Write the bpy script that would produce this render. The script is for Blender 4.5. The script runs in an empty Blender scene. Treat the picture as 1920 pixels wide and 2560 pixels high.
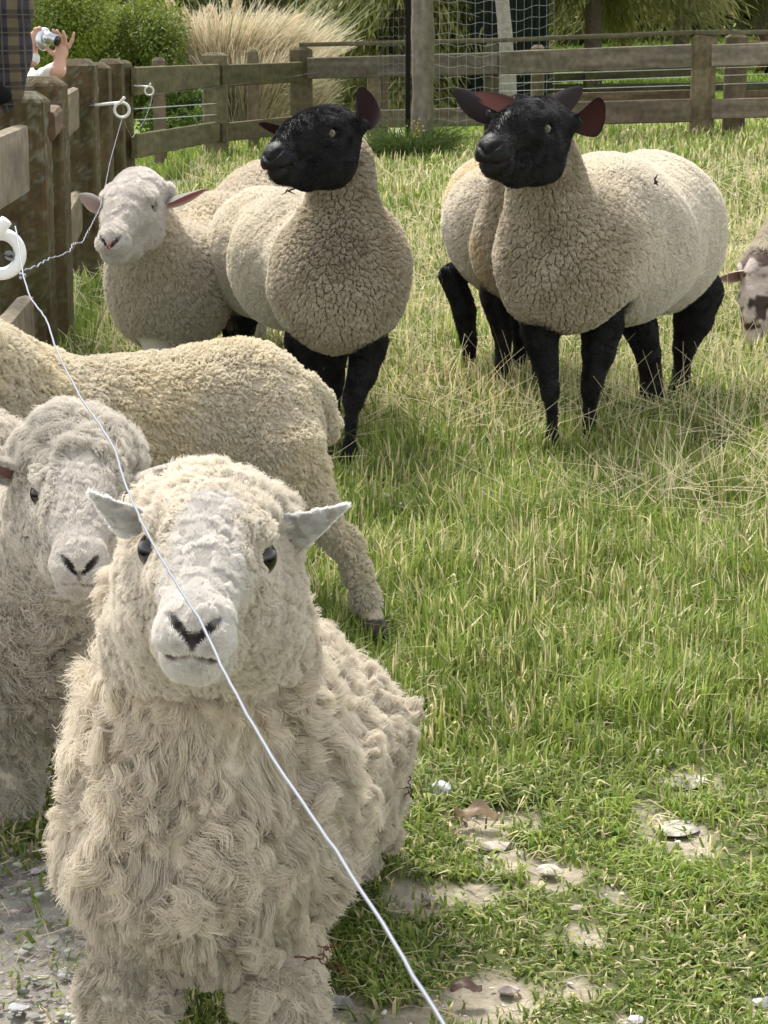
import bpy, math, random, os
import numpy as np
from mathutils import Vector, Matrix
# ---------------------------------------------------------------- camera, sky, sun, exposure
S = bpy.context.scene
Q = float(os.environ.get('SHEEP_Q', '1'))          # density of hair and grass, 1 = full
F_PX, CAM_H = 5475.0, 1.25
PITCH = math.atan(1200 / F_PX)
CP, SP = math.cos(PITCH), math.sin(PITCH)
cam_d = bpy.data.cameras.new('camera'); cam = bpy.data.objects.new('camera', cam_d)
S.collection.objects.link(cam); S.camera = cam
cam.location = (0, 0, CAM_H); cam.rotation_euler = (math.pi/2 - PITCH, 0, 0)
cam_d.sensor_width = 36; cam_d.sensor_fit = 'AUTO'; cam_d.lens = F_PX / 2560 * 36
cam_d.clip_start = 0.05; cam_d.clip_end = 500
cam_d.dof.use_dof = True; cam_d.dof.focus_distance = 3.4; cam_d.dof.aperture_fstop = cam_d.lens / 1.4

SUN_EL, SUN_AZ = 58.0, 28.0      # azimuth: degrees left of straight ahead; the sun stands behind the flock
W = bpy.data.worlds.new('World'); S.world = W; W.use_nodes = True
wn = W.node_tree; bg = wn.nodes['Background']
sky = wn.nodes.new('ShaderNodeTexSky'); sky.sky_type = 'NISHITA'; sky.sun_disc = False
sky.sun_elevation = math.radians(SUN_EL); sky.sun_rotation = math.radians(-SUN_AZ)
sky.air_density = 1.0; sky.dust_density = 1.0; sky.ozone_density = 0.6
hz_ = wn.nodes.new('ShaderNodeHueSaturation'); hz_.inputs['Saturation'].default_value = .3      # thin bright cloud whitens the blue
tn_ = wn.nodes.new('ShaderNodeMix'); tn_.data_type = 'RGBA'; tn_.blend_type = 'MULTIPLY'; tn_.inputs[0].default_value = 1; tn_.inputs[7].default_value = (1.02, 1.0, .95, 1)
wn.links.new(sky.outputs[0], hz_.inputs['Color']); wn.links.new(hz_.outputs[0], tn_.inputs[6]); wn.links.new(tn_.outputs[2], bg.inputs[0]); bg.inputs[1].default_value = 0.15
sl = bpy.data.lights.new('sun', 'SUN'); sl.energy = 2.5; sl.angle = math.radians(16); sl.color = (1.0, .965, .90)
so = bpy.data.objects.new('sun', sl); S.collection.objects.link(so)
_az = math.radians(SUN_AZ); _el = math.radians(SUN_EL)
sd = Vector((-math.sin(_az)*math.cos(_el), math.cos(_az)*math.cos(_el), math.sin(_el)))
so.rotation_euler = sd.to_track_quat('Z', 'Y').to_euler(); so.location = (0, 10, 20)
S.view_settings.view_transform = 'Standard'; S.view_settings.look = 'None'
S.view_settings.exposure = 1.17; S.view_settings.gamma = 1.0
S.render.engine = 'CYCLES'
S.cycles.max_bounces = 5; S.cycles.diffuse_bounces = 3; S.cycles.glossy_bounces = 2
S.cycles.transmission_bounces = 2; S.cycles.transparent_max_bounces = 4
S.cycles.caustics_reflective = False; S.cycles.caustics_refractive = False
S.cycles.use_denoising = True
S.cycles.use_adaptive_sampling = False

# ---------------------------------------------------------------- helpers
def P(px, py, D):                       # a point of the photo's 1920x2560 grid at the real distance D (metres along the ground)
    u = (px-960)/F_PX; v = (1280-py)/F_PX
    y = CP + v*SP; z = -SP + v*CP; t = D/y
    return np.array([u*t, D, CAM_H + z*t])
def pxm(D, z=.6):                       # photo pixels per metre at that distance
    return F_PX / (D*CP + (CAM_H-z)*SP)
def PR(px, py, D, rpx):
    c = P(px, py, D); return c, rpx/pxm(D, c[2])
rs = np.random.RandomState(7)
random.seed(7)
def smooth(a, b, x):
    t = np.clip((x-a)/(b-a), 0, 1); return t*t*(3-2*t)
def hash3(i, j, k, n=3, seed=0):
    h = (i.astype(np.int64)*73856093) ^ (j.astype(np.int64)*19349663) ^ (k.astype(np.int64)*83492791) ^ (seed*2654435)
    out = []
    for q in range(n):
        h = (h*1103515245 + 12345 + q*7919) & 0x7fffffff
        h = (h ^ (h >> 13)) * 1540483477 & 0x7fffffff
        out.append(((h ^ (h >> 15)) & 0xffff)/65535.0)
    return np.stack(out, -1).astype(np.float32)
def noise3(p, scale, seed=0):           # value noise, 0..1
    q = p/scale; f = np.floor(q); t = (q-f).astype(np.float32); t = t*t*(3-2*t); i = f.astype(np.int64)
    r = 0
    for a in (0, 1):
        for b in (0, 1):
            for c in (0, 1):
                w = (t[..., 0] if a else 1-t[..., 0])*(t[..., 1] if b else 1-t[..., 1])*(t[..., 2] if c else 1-t[..., 2])
                r = r + w*hash3(i[..., 0]+a, i[..., 1]+b, i[..., 2]+c, 1, seed)[..., 0]
    return r
def fbm(p, scale, seed=0, o=3):
    r = 0; w = 0
    for k in range(o):
        r = r + noise3(p, scale/2**k, seed+k)/2**k; w += 1/2**k
    return r/w
def cell3(p, size, seed=0):             # nearest jittered cell centre: (vector to it, id hash 0..1 x3)
    q = p/size; b = np.floor(q).astype(np.int64)
    best = np.full(len(p), 1e9, np.float32); vec = np.zeros((len(p), 3), np.float32); hid = np.zeros((len(p), 3), np.float32)
    for a in (-1, 0, 1):
        for c in (-1, 0, 1):
            for d in (-1, 0, 1):
                i, j, k = b[:, 0]+a, b[:, 1]+c, b[:, 2]+d
                h = hash3(i, j, k, 3, seed); v = (np.stack([i, j, k], -1)+.1+.8*h - q).astype(np.float32)
                d2 = (v*v).sum(-1); m = d2 < best
                best[m] = d2[m]; vec[m] = v[m]; hid[m] = h[m]
    return vec*size, hid
def norm(v): return v/np.maximum(np.linalg.norm(v, axis=-1, keepdims=True), 1e-9)

def link(o, parent=None):
    S.collection.objects.link(o)
    if parent is not None: o.parent = parent
    return o
def tag(o, label, cat, group=None, kind=None):
    o['label'] = label; o['category'] = cat
    if group: o['group'] = group
    if kind: o['kind'] = kind
    return o
def structure(o, label=None):
    o['kind'] = 'structure'
    return o
def empty(name, loc, label, cat, group=None):
    o = bpy.data.objects.new(name, None); o.location = loc; o.empty_display_size = .1
    link(o); return tag(o, label, cat, group)
def mesh_obj(name, V, Fs, mat, parent=None, col=None, smooth_=True, mats=None, midx=None):
    """V (n,3); Fs: array (m,k) or list of arrays of faces. World coordinates; the parent's location is taken off."""
    V = np.asarray(V, np.float32).reshape(-1, 3)
    if parent is not None: V = V - np.array(root_loc(parent), np.float32)
    me = bpy.data.meshes.new(name)
    groups = Fs if isinstance(Fs, list) else [Fs]
    groups = [np.asarray(g, np.int32) for g in groups if len(g)]
    me.vertices.add(len(V)); me.vertices.foreach_set('co', V.ravel())
    lt = np.concatenate([np.full(len(g), g.shape[1], np.int32) for g in groups])
    loops = np.concatenate([g.ravel() for g in groups])
    me.loops.add(len(loops)); me.loops.foreach_set('vertex_index', loops)
    me.polygons.add(len(lt)); me.polygons.foreach_set('loop_start', np.concatenate([[0], np.cumsum(lt)[:-1]]).astype(np.int32))
    me.polygons.foreach_set('loop_total', lt)
    me.polygons.foreach_set('use_smooth', np.full(len(lt), smooth_))
    if midx is not None: me.polygons.foreach_set('material_index', np.asarray(midx, np.int32))
    me.update(calc_edges=True)
    if col is not None:
        c = np.ones((len(V), 4), np.float32); c[:, :3] = col
        a = me.color_attributes.new('col', 'FLOAT_COLOR', 'POINT'); a.data.foreach_set('color', c.ravel())
    for m in (mats or [mat]): me.materials.append(m)
    return link(bpy.data.objects.new(name, me), parent)
def root_loc(o):
    l = Vector((0, 0, 0))
    while o is not None: l = l + o.location; o = o.parent
    return l

# ---- materials
def new_mat(name):
    m = bpy.data.materials.new(name); m.use_nodes = True; nt = m.node_tree
    b = nt.nodes['Principled BSDF']; return m, nt, b
def N(nt, t, **k):
    n = nt.nodes.new(t)
    for a, v in k.items():
        if a.startswith('i_'): n.inputs[a[2:].replace('_', ' ')].default_value = v
        else: setattr(n, a, v)
    return n
def col_mat(name, rough=.8, trans=0., bump=0., bscale=200., spec=.3, sheen=0., vary=.0, vscale=30.):
    m, nt, b = new_mat(name)
    at = N(nt, 'ShaderNodeAttribute', attribute_name='col'); src = at.outputs['Color']
    tc = N(nt, 'ShaderNodeTexCoord')
    if vary:
        n = N(nt, 'ShaderNodeTexNoise'); n.inputs['Scale'].default_value = vscale; n.inputs['Detail'].default_value = 6
        nt.links.new(tc.outputs['Object'], n.inputs['Vector'])
        mr = N(nt, 'ShaderNodeMapRange'); mr.inputs['From Min'].default_value = .25; mr.inputs['From Max'].default_value = .75
        mr.inputs['To Min'].default_value = 1-vary; mr.inputs['To Max'].default_value = 1+vary
        nt.links.new(n.outputs[0], mr.inputs[0])
        mx = N(nt, 'ShaderNodeVectorMath', operation='SCALE'); nt.links.new(src, mx.inputs[0]); nt.links.new(mr.outputs[0], mx.inputs['Scale'])
        src = mx.outputs[0]
    nt.links.new(src, b.inputs['Base Color']); b.inputs['Roughness'].default_value = rough
    b.inputs['Specular IOR Level'].default_value = spec
    if sheen: b.inputs['Sheen Weight'].default_value = sheen
    if bump:
        n = N(nt, 'ShaderNodeTexNoise'); n.inputs['Scale'].default_value = bscale; n.inputs['Detail'].default_value = 5
        nt.links.new(tc.outputs['Object'], n.inputs['Vector'])
        bp = N(nt, 'ShaderNodeBump'); bp.inputs['Strength'].default_value = bump; bp.inputs['Distance'].default_value = .01
        nt.links.new(n.outputs[0], bp.inputs['Height']); nt.links.new(bp.outputs[0], b.inputs['Normal'])
    if trans:
        tr = N(nt, 'ShaderNodeBsdfTranslucent'); nt.links.new(src, tr.inputs[0]); ms = N(nt, 'ShaderNodeMixShader'); ms.inputs[0].default_value = trans
        nt.links.new(b.outputs[0], ms.inputs[1]); nt.links.new(tr.outputs[0], ms.inputs[2])
        nt.links.new(ms.outputs[0], nt.nodes['Material Output'].inputs[0])
    return m
M_COAT = col_mat('coat_hair', .8, trans=.5, spec=.2)
M_WOOL = col_mat('wool_fibre', .9, trans=.34, spec=.1)
M_SKIN = col_mat('short_coat', .8, bump=.18, bscale=260, spec=.2, sheen=.1, vary=.12, vscale=60)
M_BLACK = col_mat('black_coat', .5, bump=.25, bscale=90, spec=.2, vary=.3, vscale=25)
M_EYE = col_mat('eye_surface', .08, spec=.6)
M_GRASS = col_mat('grass_blade', .55, trans=.45, spec=.35)
M_LEAF = col_mat('leaf', .5, trans=.35, spec=.4)
M_STRAW = col_mat('dry_stalk', .7, trans=.3, spec=.2)
M_WOOD = col_mat('weathered_timber', .85, bump=.35, bscale=60, spec=.2, vary=.3, vscale=18)
M_STONE = col_mat('stone', .85, bump=.5, bscale=90, spec=.25, vary=.2, vscale=40)
M_CLOTH = col_mat('cloth', .9, bump=.2, bscale=300, spec=.1)
M_HSKIN = col_mat('human_skin', .5, spec=.4)
def flat_mat(name, c, rough=.5, metal=0., spec=.5):
    m, nt, b = new_mat(name); b.inputs['Base Color'].default_value = (*c, 1); b.inputs['Roughness'].default_value = rough
    b.inputs['Metallic'].default_value = metal; b.inputs['Specular IOR Level'].default_value = spec
    return m
M_PLASTIC = flat_mat('white_plastic', (.8, .8, .78), .35)
M_WIRE = flat_mat('galvanised_wire', (.22, .23, .26), .5, .35)
M_SILVER = flat_mat('silver_metal', (.6, .61, .63), .3, .9)
M_DARK = flat_mat('black_plastic', (.01, .01, .012), .25)

# ---- signed distance modelling
class SDF:
    def __init__(s): s.pr = []
    def rc(s, a, b, r1, r2, k=.03, g=0, sub=False): s.pr.append(('rc', np.array(a, float), np.array(b, float), r1, r2, k, g, sub)); return s
    def ell(s, c, r, M=None, k=.03, g=0, sub=False): s.pr.append(('el', np.array(c, float), np.array(r, float), M, None, k, g, sub)); return s
    def chain(s, pts, k=.02, g=0, sub=False):
        for (a, ra), (b, rb) in zip(pts[:-1], pts[1:]): s.rc(a, b, ra, rb, k, g, sub)
        return s
    def moved(s, o, M, sc):
        t = SDF()
        for q in s.pr:
            if q[0] == 'rc': t.pr.append(('rc', o+sc*M@q[1], o+sc*M@q[2], q[3]*sc, q[4]*sc, q[5]*sc, q[6], q[7]))
            else: t.pr.append(('el', o+sc*M@q[1], q[2]*sc, (M if q[3] is None else M@q[3]), None, q[5]*sc, q[6], q[7]))
        return t
    def add(s, o): s.pr += o.pr; return s
def pdist(q, p):
    if q[0] == 'rc':
        a, b = q[1].astype(np.float32), q[2].astype(np.float32); ab = b-a; L = float(ab@ab)+1e-12
        pa = p-a; t = np.clip((pa@ab)/L, 0, 1); d = pa - t[..., None]*ab
        return np.sqrt((d*d).sum(-1)) - (q[3]+(q[4]-q[3])*t)
    pl = p-q[1].astype(np.float32)
    if q[3] is not None: pl = pl@q[3].astype(np.float32)
    r = q[2].astype(np.float32); k0 = np.sqrt(((pl/r)**2).sum(-1)); k1 = np.sqrt(((pl/(r*r))**2).sum(-1))+1e-9
    return k0*(k0-1)/k1
def bbox(q):
    if q[0] == 'rc': r = max(q[3], q[4]); return np.minimum(q[1], q[2])-r, np.maximum(q[1], q[2])+r
    r = float(max(q[2])); return q[1]-r, q[1]+r
def polygonise(sdf, h, lo=None, hi=None, noise=None):
    bb = [bbox(q) for q in sdf.pr if not q[7]]
    if lo is None: lo = np.min([b[0] for b in bb], 0)-3*h
    if hi is None: hi = np.max([b[1] for b in bb], 0)+3*h
    lo = np.array(lo, float); hi = np.array(hi, float)
    n = np.ceil((hi-lo)/h).astype(int)+1
    ax = [(lo[i]+h*np.arange(n[i])).astype(np.float32) for i in range(3)]
    Fd = np.full(n, 1.0, np.float32)
    for q in sdf.pr:
        a, b = bbox(q); pad = q[5]+3*h
        i0 = np.maximum(np.floor((a-pad-lo)/h).astype(int), 0); i1 = np.minimum(np.ceil((b+pad-lo)/h).astype(int)+1, n)
        if (i1 <= i0).any(): continue
        sl_ = tuple(slice(i0[i], i1[i]) for i in range(3))
        g = np.stack(np.meshgrid(ax[0][sl_[0]], ax[1][sl_[1]], ax[2][sl_[2]], indexing='ij'), -1)
        d = pdist(q, g); c = Fd[sl_]; k = q[5]
        if q[7]: hh = np.maximum(k-np.abs(c+d), 0)/k; Fd[sl_] = np.maximum(c, -d)+hh*hh*k*.25
        else: hh = np.maximum(k-np.abs(c-d), 0)/k; Fd[sl_] = np.minimum(c, d)-hh*hh*k*.25
    if noise: 
        m = np.abs(Fd) < 4*h+noise[0]*2; idx = np.argwhere(m); pp = (lo+idx*h).astype(np.float32)
        Fd[m] -= noise[0]*(fbm(pp, noise[1], noise[2])*2-1)
    s_ = Fd < 0
    c8 = [s_[a:n[0]-1+a, b:n[1]-1+b, c:n[2]-1+c] for a in (0, 1) for b in (0, 1) for c in (0, 1)]
    anyc = c8[0].copy(); allc = c8[0].copy()
    for q in c8[1:]: anyc |= q; allc &= q
    act = anyc & ~allc; cells = np.argwhere(act); idm = np.full(act.shape, -1, np.int32); idm[act] = np.arange(len(cells))
    acc = np.zeros((len(cells), 3), np.float32); cnt = np.zeros(len(cells), np.float32)
    off = [(a, b, c) for a in (0, 1) for b in (0, 1) for c in (0, 1)]
    val = {o: Fd[cells[:, 0]+o[0], cells[:, 1]+o[1], cells[:, 2]+o[2]] for o in off}
    for o in off:
        for ax_ in range(3):
            if o[ax_]: continue
            o2 = tuple(o[i]+(i == ax_) for i in range(3)); va, vb = val[o], val[o2]; m = (va < 0) != (vb < 0)
            t = va[m]/(va[m]-vb[m]); pt = np.tile(np.array(o, np.float32), (m.sum(), 1)); pt[:, ax_] += t
            acc[m] += pt; cnt[m] += 1
    V = lo + h*(cells+acc/cnt[:, None])
    quads = []
    for ax_ in range(3):
        b, c = (ax_+1) % 3, (ax_+2) % 3
        sa = [slice(None)]*3; sb = [slice(None)]*3; sa[ax_] = slice(0, -1); sb[ax_] = slice(1, None)
        A, B = s_[tuple(sa)], s_[tuple(sb)]
        e = np.argwhere(A != B); e = e[(e[:, b] > 0) & (e[:, c] > 0) & (e[:, b] < n[b]-1) & (e[:, c] < n[c]-1)]
        ins = A[e[:, 0], e[:, 1], e[:, 2]]
        def cid(db, dc):
            q = e.copy(); q[:, b] += db; q[:, c] += dc; return idm[q[:, 0], q[:, 1], q[:, 2]]
        q4 = np.stack([cid(-1, -1), cid(0, -1), cid(0, 0), cid(-1, 0)], -1)
        q4[~ins] = q4[~ins][:, ::-1]; quads.append(q4)
    Fq = np.concatenate(quads); Fq = Fq[(Fq >= 0).all(1)]
    return V.astype(np.float32), Fq
def vnormals(V, Fq):
    d1 = V[Fq[:, 2]]-V[Fq[:, 0]]; d2 = V[Fq[:, 3]]-V[Fq[:, 1]]; fn = np.cross(d1, d2)
    n = np.zeros_like(V)
    for k in range(4): 
        for a in range(3): n[:, a] += np.bincount(Fq[:, k], fn[:, a], len(V))
    return norm(n), np.linalg.norm(fn, axis=1)*.5
def gdist(sdf, V, g):
    r = np.full(len(V), 9., np.float32)
    for q in sdf.pr:
        if q[6] == g and not q[7]: r = np.minimum(r, pdist(q, V))
    return r

# ---- strands
def strands(name, parent, pts, rad, col, mat, sharp=True):
    """pts (n,k,3) world; rad (n,) root radius; col (n,3)"""
    n, k, _ = pts.shape
    pts = pts - np.array(root_loc(parent), np.float32) if parent is not None else pts
    cu = bpy.data.hair_curves.new(name); cu.add_curves([k]*n)
    cu.position_data.foreach_set('vector', np.ascontiguousarray(pts, np.float32).ravel())
    ra = cu.attributes.get('radius') or cu.attributes.new('radius', 'FLOAT', 'POINT')
    taper = np.linspace(1, .35, k)[None] if sharp else np.ones((1, k))
    ra.data.foreach_set('value', (rad[:, None]*taper).astype(np.float32).ravel())
    a = cu.attributes.new('col', 'FLOAT_COLOR', 'CURVE'); c = np.ones((n, 4), np.float32); c[:, :3] = col
    a.data.foreach_set('color', c.ravel())
    cu.materials.append(mat)
    return link(bpy.data.objects.new(name, cu), parent)
def roots(V, Fq, w, n, r):
    """n random points on the quads, with face weights w"""
    cs = np.cumsum(w); fi = np.searchsorted(cs, r.rand(n)*cs[-1]); u, v = r.rand(2, n, 1).astype(np.float32)
    a, b, c, d = (V[Fq[fi, k]] for k in range(4))
    return (a*(1-u)+b*u)*(1-v)+(d*(1-u)+c*u)*v, fi, u, v
def lerpv(A, Fq, fi, u, v):
    if A.ndim == 1: A = A[:, None]
    a, b, c, d = (A[Fq[fi, k]] for k in range(4)); return (a*(1-u)+b*u)*(1-v)+(d*(1-u)+c*u)*v
def fleece(name, parent, V, Fq, mask, n, length, rad, cells, flow, lean, wave, color, seed=1, k=6, mat=None, droop=0., frizz=.15, lenvar=.25, cvar=.08, tuft=1.0, away=None, crack=None, stretch=(1, 1, 1)):
    """mask/length per vertex; cells=((size,pull),...) lock sizes; flow: function(points)->(n,3) lie direction or None"""
    r = np.random.RandomState(seed); n = int(n*Q)
    vn, fa = vnormals(V, Fq); mf = mask[Fq].mean(1); fn = vn[Fq].mean(1); ctr = V[Fq].mean(1)
    view = norm(np.array([0, 0, CAM_H])-ctr); facing = (fn*view).sum(1)
    w = fa*np.clip(mf, 0, 1)*np.where(facing > -.35, 1., .3)
    p, fi, u, v = roots(V, Fq, w, n, r); nn = norm(lerpv(vn, Fq, fi, u, v)); L = lerpv(length, Fq, fi, u, v)[:, 0]
    p = p.astype(np.float32); nn = nn.astype(np.float32)
    d = nn*(1-lean)
    if flow is not None:
        fl = flow(p); fl = fl-nn*(fl*nn).sum(-1, keepdims=True); d = d+fl*lean
    d[:, 2] -= droop
    if away is not None:                                    # part the wool round the eyes
        for q in away[0]:
            e = p-np.array(q, np.float32); de = np.linalg.norm(e, axis=1, keepdims=True); d = d+e/de*2.5*smooth(away[1], away[1]*.4, de)
    d = norm(d+r.randn(n, 3)*frizz*.5)
    t = np.linspace(0, 1, k, dtype=np.float32)[None, :, None]
    cl_h = None; pull = np.zeros((n, 1, 3), np.float32); hs = []
    for ci, (size, amt) in enumerate(cells):
        wp = p*np.array(stretch, np.float32)+(np.stack([noise3(p, size*1.3, seed+70+a_) for a_ in range(3)], -1)-.5)*size*.9
        vec, h = cell3(wp.astype(np.float32), size, seed*13+ci*5); vec = vec/np.array(stretch, np.float32); vec = vec-nn*(vec*nn).sum(-1, keepdims=True)
        pull = pull+(vec*amt)[:, None, :]*(crack(p)[:, None, None] if crack is not None and ci == 0 else 1); hs.append(h)
    h = hs[0]; h2 = hs[-1]; pl_ = np.linalg.norm(pull, axis=2, keepdims=True); lim_ = (.5*L)[:, None, None]; pull = pull*(np.tanh(pl_/lim_)*lim_/np.maximum(pl_, 1e-6))
    L = L*(1+(h[:, 0]-.5)*2*lenvar*.8+(r.rand(n)-.5)*lenvar)
    d = norm(d+(h-.5)*.7*tuft+(h2-.5)*.35*tuft)
    a1 = norm(np.cross(d, h-.5+1e-3)); a2 = np.cross(d, a1)
    amp, turns = wave; amp = amp*(.35+1.3*h[:, 2]); turns = turns*(.7+.6*h[:, 0])[:, None, None]
    ph = (h2[:, 1]*6.28)[:, None, None]; tt = t*turns*6.28
    pts = p[:, None, :] + d[:, None, :]*(L[:, None, None]*t) + pull*(t**1.3)
    A = (L*amp)[:, None, None]*np.minimum(t*2.5, 1)
    pts = pts + A*(np.sin(tt+ph)*a1[:, None, :]+np.cos(tt+ph)*a2[:, None, :]) - A*0
    pts = pts - (nn*np.where(L > .012, .003, L*.02)[:, None])[:, None, :]
    if callable(color): c = color(p)
    else: c = np.tile(np.array(color, np.float32), (n, 1))
    br = 1+(h[:, 2:3]-.5)*2*cvar+(h2[:, :1]-.5)*2*cvar*.8+r.randn(n, 1)*cvar*.3
    c = np.clip(c*br, 0, .95)
    return strands(name, parent, pts, (rad*(.7+.6*r.rand(n))).astype(np.float32), c, mat or M_WOOL)
# ---------------------------------------------------------------- ground
def gz(x, y):
    x = np.asarray(x, float); y = np.asarray(y, float)
    z = smooth(14, 22, y)*.048*np.maximum(x+.6, 0)
    z = z+.020*np.maximum(y-27, 0)*smooth(27, 34, y)
    z = z+.010*(np.sin(x*2.1+y*.9)+np.sin(y*1.7-x*.6))*smooth(3.5, 7, y)
    return z
def P2(x, y, s=0): 
    p = np.stack([np.asarray(x, float), np.asarray(y, float), np.full(np.shape(x), 3.3+s)], -1).reshape(-1, 3); return p
PATCH = [(1110, 1975, 75), (1718, 1965, 95), (1690, 2085, 105), (1375, 2180, 70), (1230, 2055, 100), (1235, 2130, 95), (1060, 2245, 75), (1260, 2490, 85), (1160, 2505, 80), (860, 2530, 90), (1722, 2165, 24), (1470, 2335, 45), (1905, 2515, 45), (1590, 2552, 40), (1000, 1905, 60), (1010, 2570, 100), (1590, 2010, 60), (1450, 2470, 40), (1330, 2060, 40), (1540, 2240, 40), (940, 2380, 40)]
PW = []
for a_, b_, c_ in PATCH:
    d_ = CAM_H/math.tan(PITCH+math.atan((b_-1280)/F_PX)); PW.append((float(P(a_, b_, d_)[0]), d_, c_/pxm(d_, 0)))
def bare_f(x, y):       # 0..1 how bare the ground is
    n = noise3(P2(x, y), .22, 5); n2 = noise3(P2(x, y, 4), .07, 6); n3 = noise3(P2(x, y, 9), .6, 8)
    near = smooth(4.0, 3.4, y)
    nn_ = noise3(P2(x*.7, y, 14), .085, 9); b = near*smooth(.66, .76, nn_*.62+n2*.2+n*.18)
    for a_, d_, r_ in PW: b = np.maximum(b, smooth(1.25, .75, np.hypot((x-a_)/r_, (y-d_)/(r_*1.5))+(n2-.5)*1.1)*near)
    g = smooth(-.30, -.42, x+.10*(n-.5)*2-.02*(y-2.5))*smooth(3.35, 3.05, y+.15*(n3-.5))     # gravel by the fence
    strip = smooth(.0, .25, 1-np.abs((y-(22.15+0*x))/.35))*.8*(x > .5)
    corner = smooth(.6, .3, np.hypot(x+1.95, (y-18.3)/1.3))
    return np.clip(np.maximum(np.maximum(b, g), np.maximum(strip, corner)), 0, 1), g
def ground_sheet():
    ys = np.concatenate([np.arange(-4, 1.6, .4), np.arange(1.6, 5.2, .018), np.geomspace(5.2, 130, 330)])
    us = np.linspace(-1, 1, 241); us = np.sign(us)*np.abs(us)**1.35
    V = []; 
    for y in ys: 
        hw = max(1.9, .42*abs(y)+1.0)+max(0, y-26)*.6
        V.append(np.stack([us*hw, np.full(len(us), y), np.zeros(len(us))], -1))
    V = np.array(V).reshape(-1, 3); x, y = V[:, 0], V[:, 1]
    b, g = bare_f(x, y); V[:, 2] = gz(x, y)+.012*(fbm(P2(x, y), .12, 11)-.5)-b*.008*(y < 6)
    V[:, 2] += (np.abs(y-2.9) < 1.6)*(.010*(noise3(P2(x, y), .03, 15)-.5)+.006*(noise3(P2(x, y), .012, 16)-.5))
    soil = np.array((.15, .125, .085)); grav = np.array((.38, .35, .31)); lawn = np.array((.17, .25, .05)); pale = np.array((.52, .46, .36))
    n = fbm(P2(x, y), .05, 3)[:, None]
    under = np.array((.085, .095, .035))
    c = under*(.6+.8*n); bb = b[:, None]; c = c*(1-bb)+(soil*.5+pale*.5)*(.65+.8*n)*bb
    gg = g[:, None]; c = c*(1-gg)+grav*(.6+.7*n)*gg
    far = smooth(22.5, 24, y)[:, None]; c = c*(1-far)+lawn*(.8+.5*n)*far
    nu = len(us); i = np.arange(len(ys)-1)[:, None]*nu+np.arange(nu-1)[None]
    Fq = np.stack([i, i+1, i+1+nu, i+nu], -1).reshape(-1, 4)
    m = col_mat('ground_soil', .95, bump=.6, bscale=120, spec=.1, vary=.25, vscale=45)
    o = mesh_obj('ground', V, Fq, m, None, c); o['kind'] = 'structure'; return o
ground_sheet()
def path_sheet():               # pale gravel drive beyond the paddock
    L = [(-.30, 24.9, .55), (.05, 27, .55), (.2, 31, .6), (-.5, 37, 1.2), (-2.6, 43, 2.2), (-7, 47, 3.)]; V = []
    for x, y, w in L:
        for s in (-1, -.5, 0, .5, 1): xx = x+s*w*.5; V.append((xx, y, float(gz(xx, y))+.022))
    Fq = [[i*5+j, i*5+j+1, (i+1)*5+j+1, (i+1)*5+j] for i in range(len(L)-1) for j in range(4)]
    o = mesh_obj('path', V, np.array(Fq), flat_mat('pale_gravel', (.62, .60, .57), .95), None); o['kind'] = 'structure'
    V = []; xs = np.linspace(6.2, 20, 8)
    for x in xs: V += [(x, 33, float(gz(x, 33))-.1), (x, 34.2, float(gz(x, 34.2))+.34), (x, 36.2, float(gz(x, 36.2))+.42), (x, 38, float(gz(x, 38))-.1)]
    Fq = [[i*4+j, (i+1)*4+j, (i+1)*4+j+1, i*4+j+1] for i in range(7) for j in range(3)]
    m = col_mat('clay', .95, bump=.6, bscale=12, spec=.1, vary=.2, vscale=3)
    o = mesh_obj('clay_bank', V, np.array(Fq), m, None, np.tile((.55, .22, .10), (len(V), 1))); o['kind'] = 'structure'
path_sheet()

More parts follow.
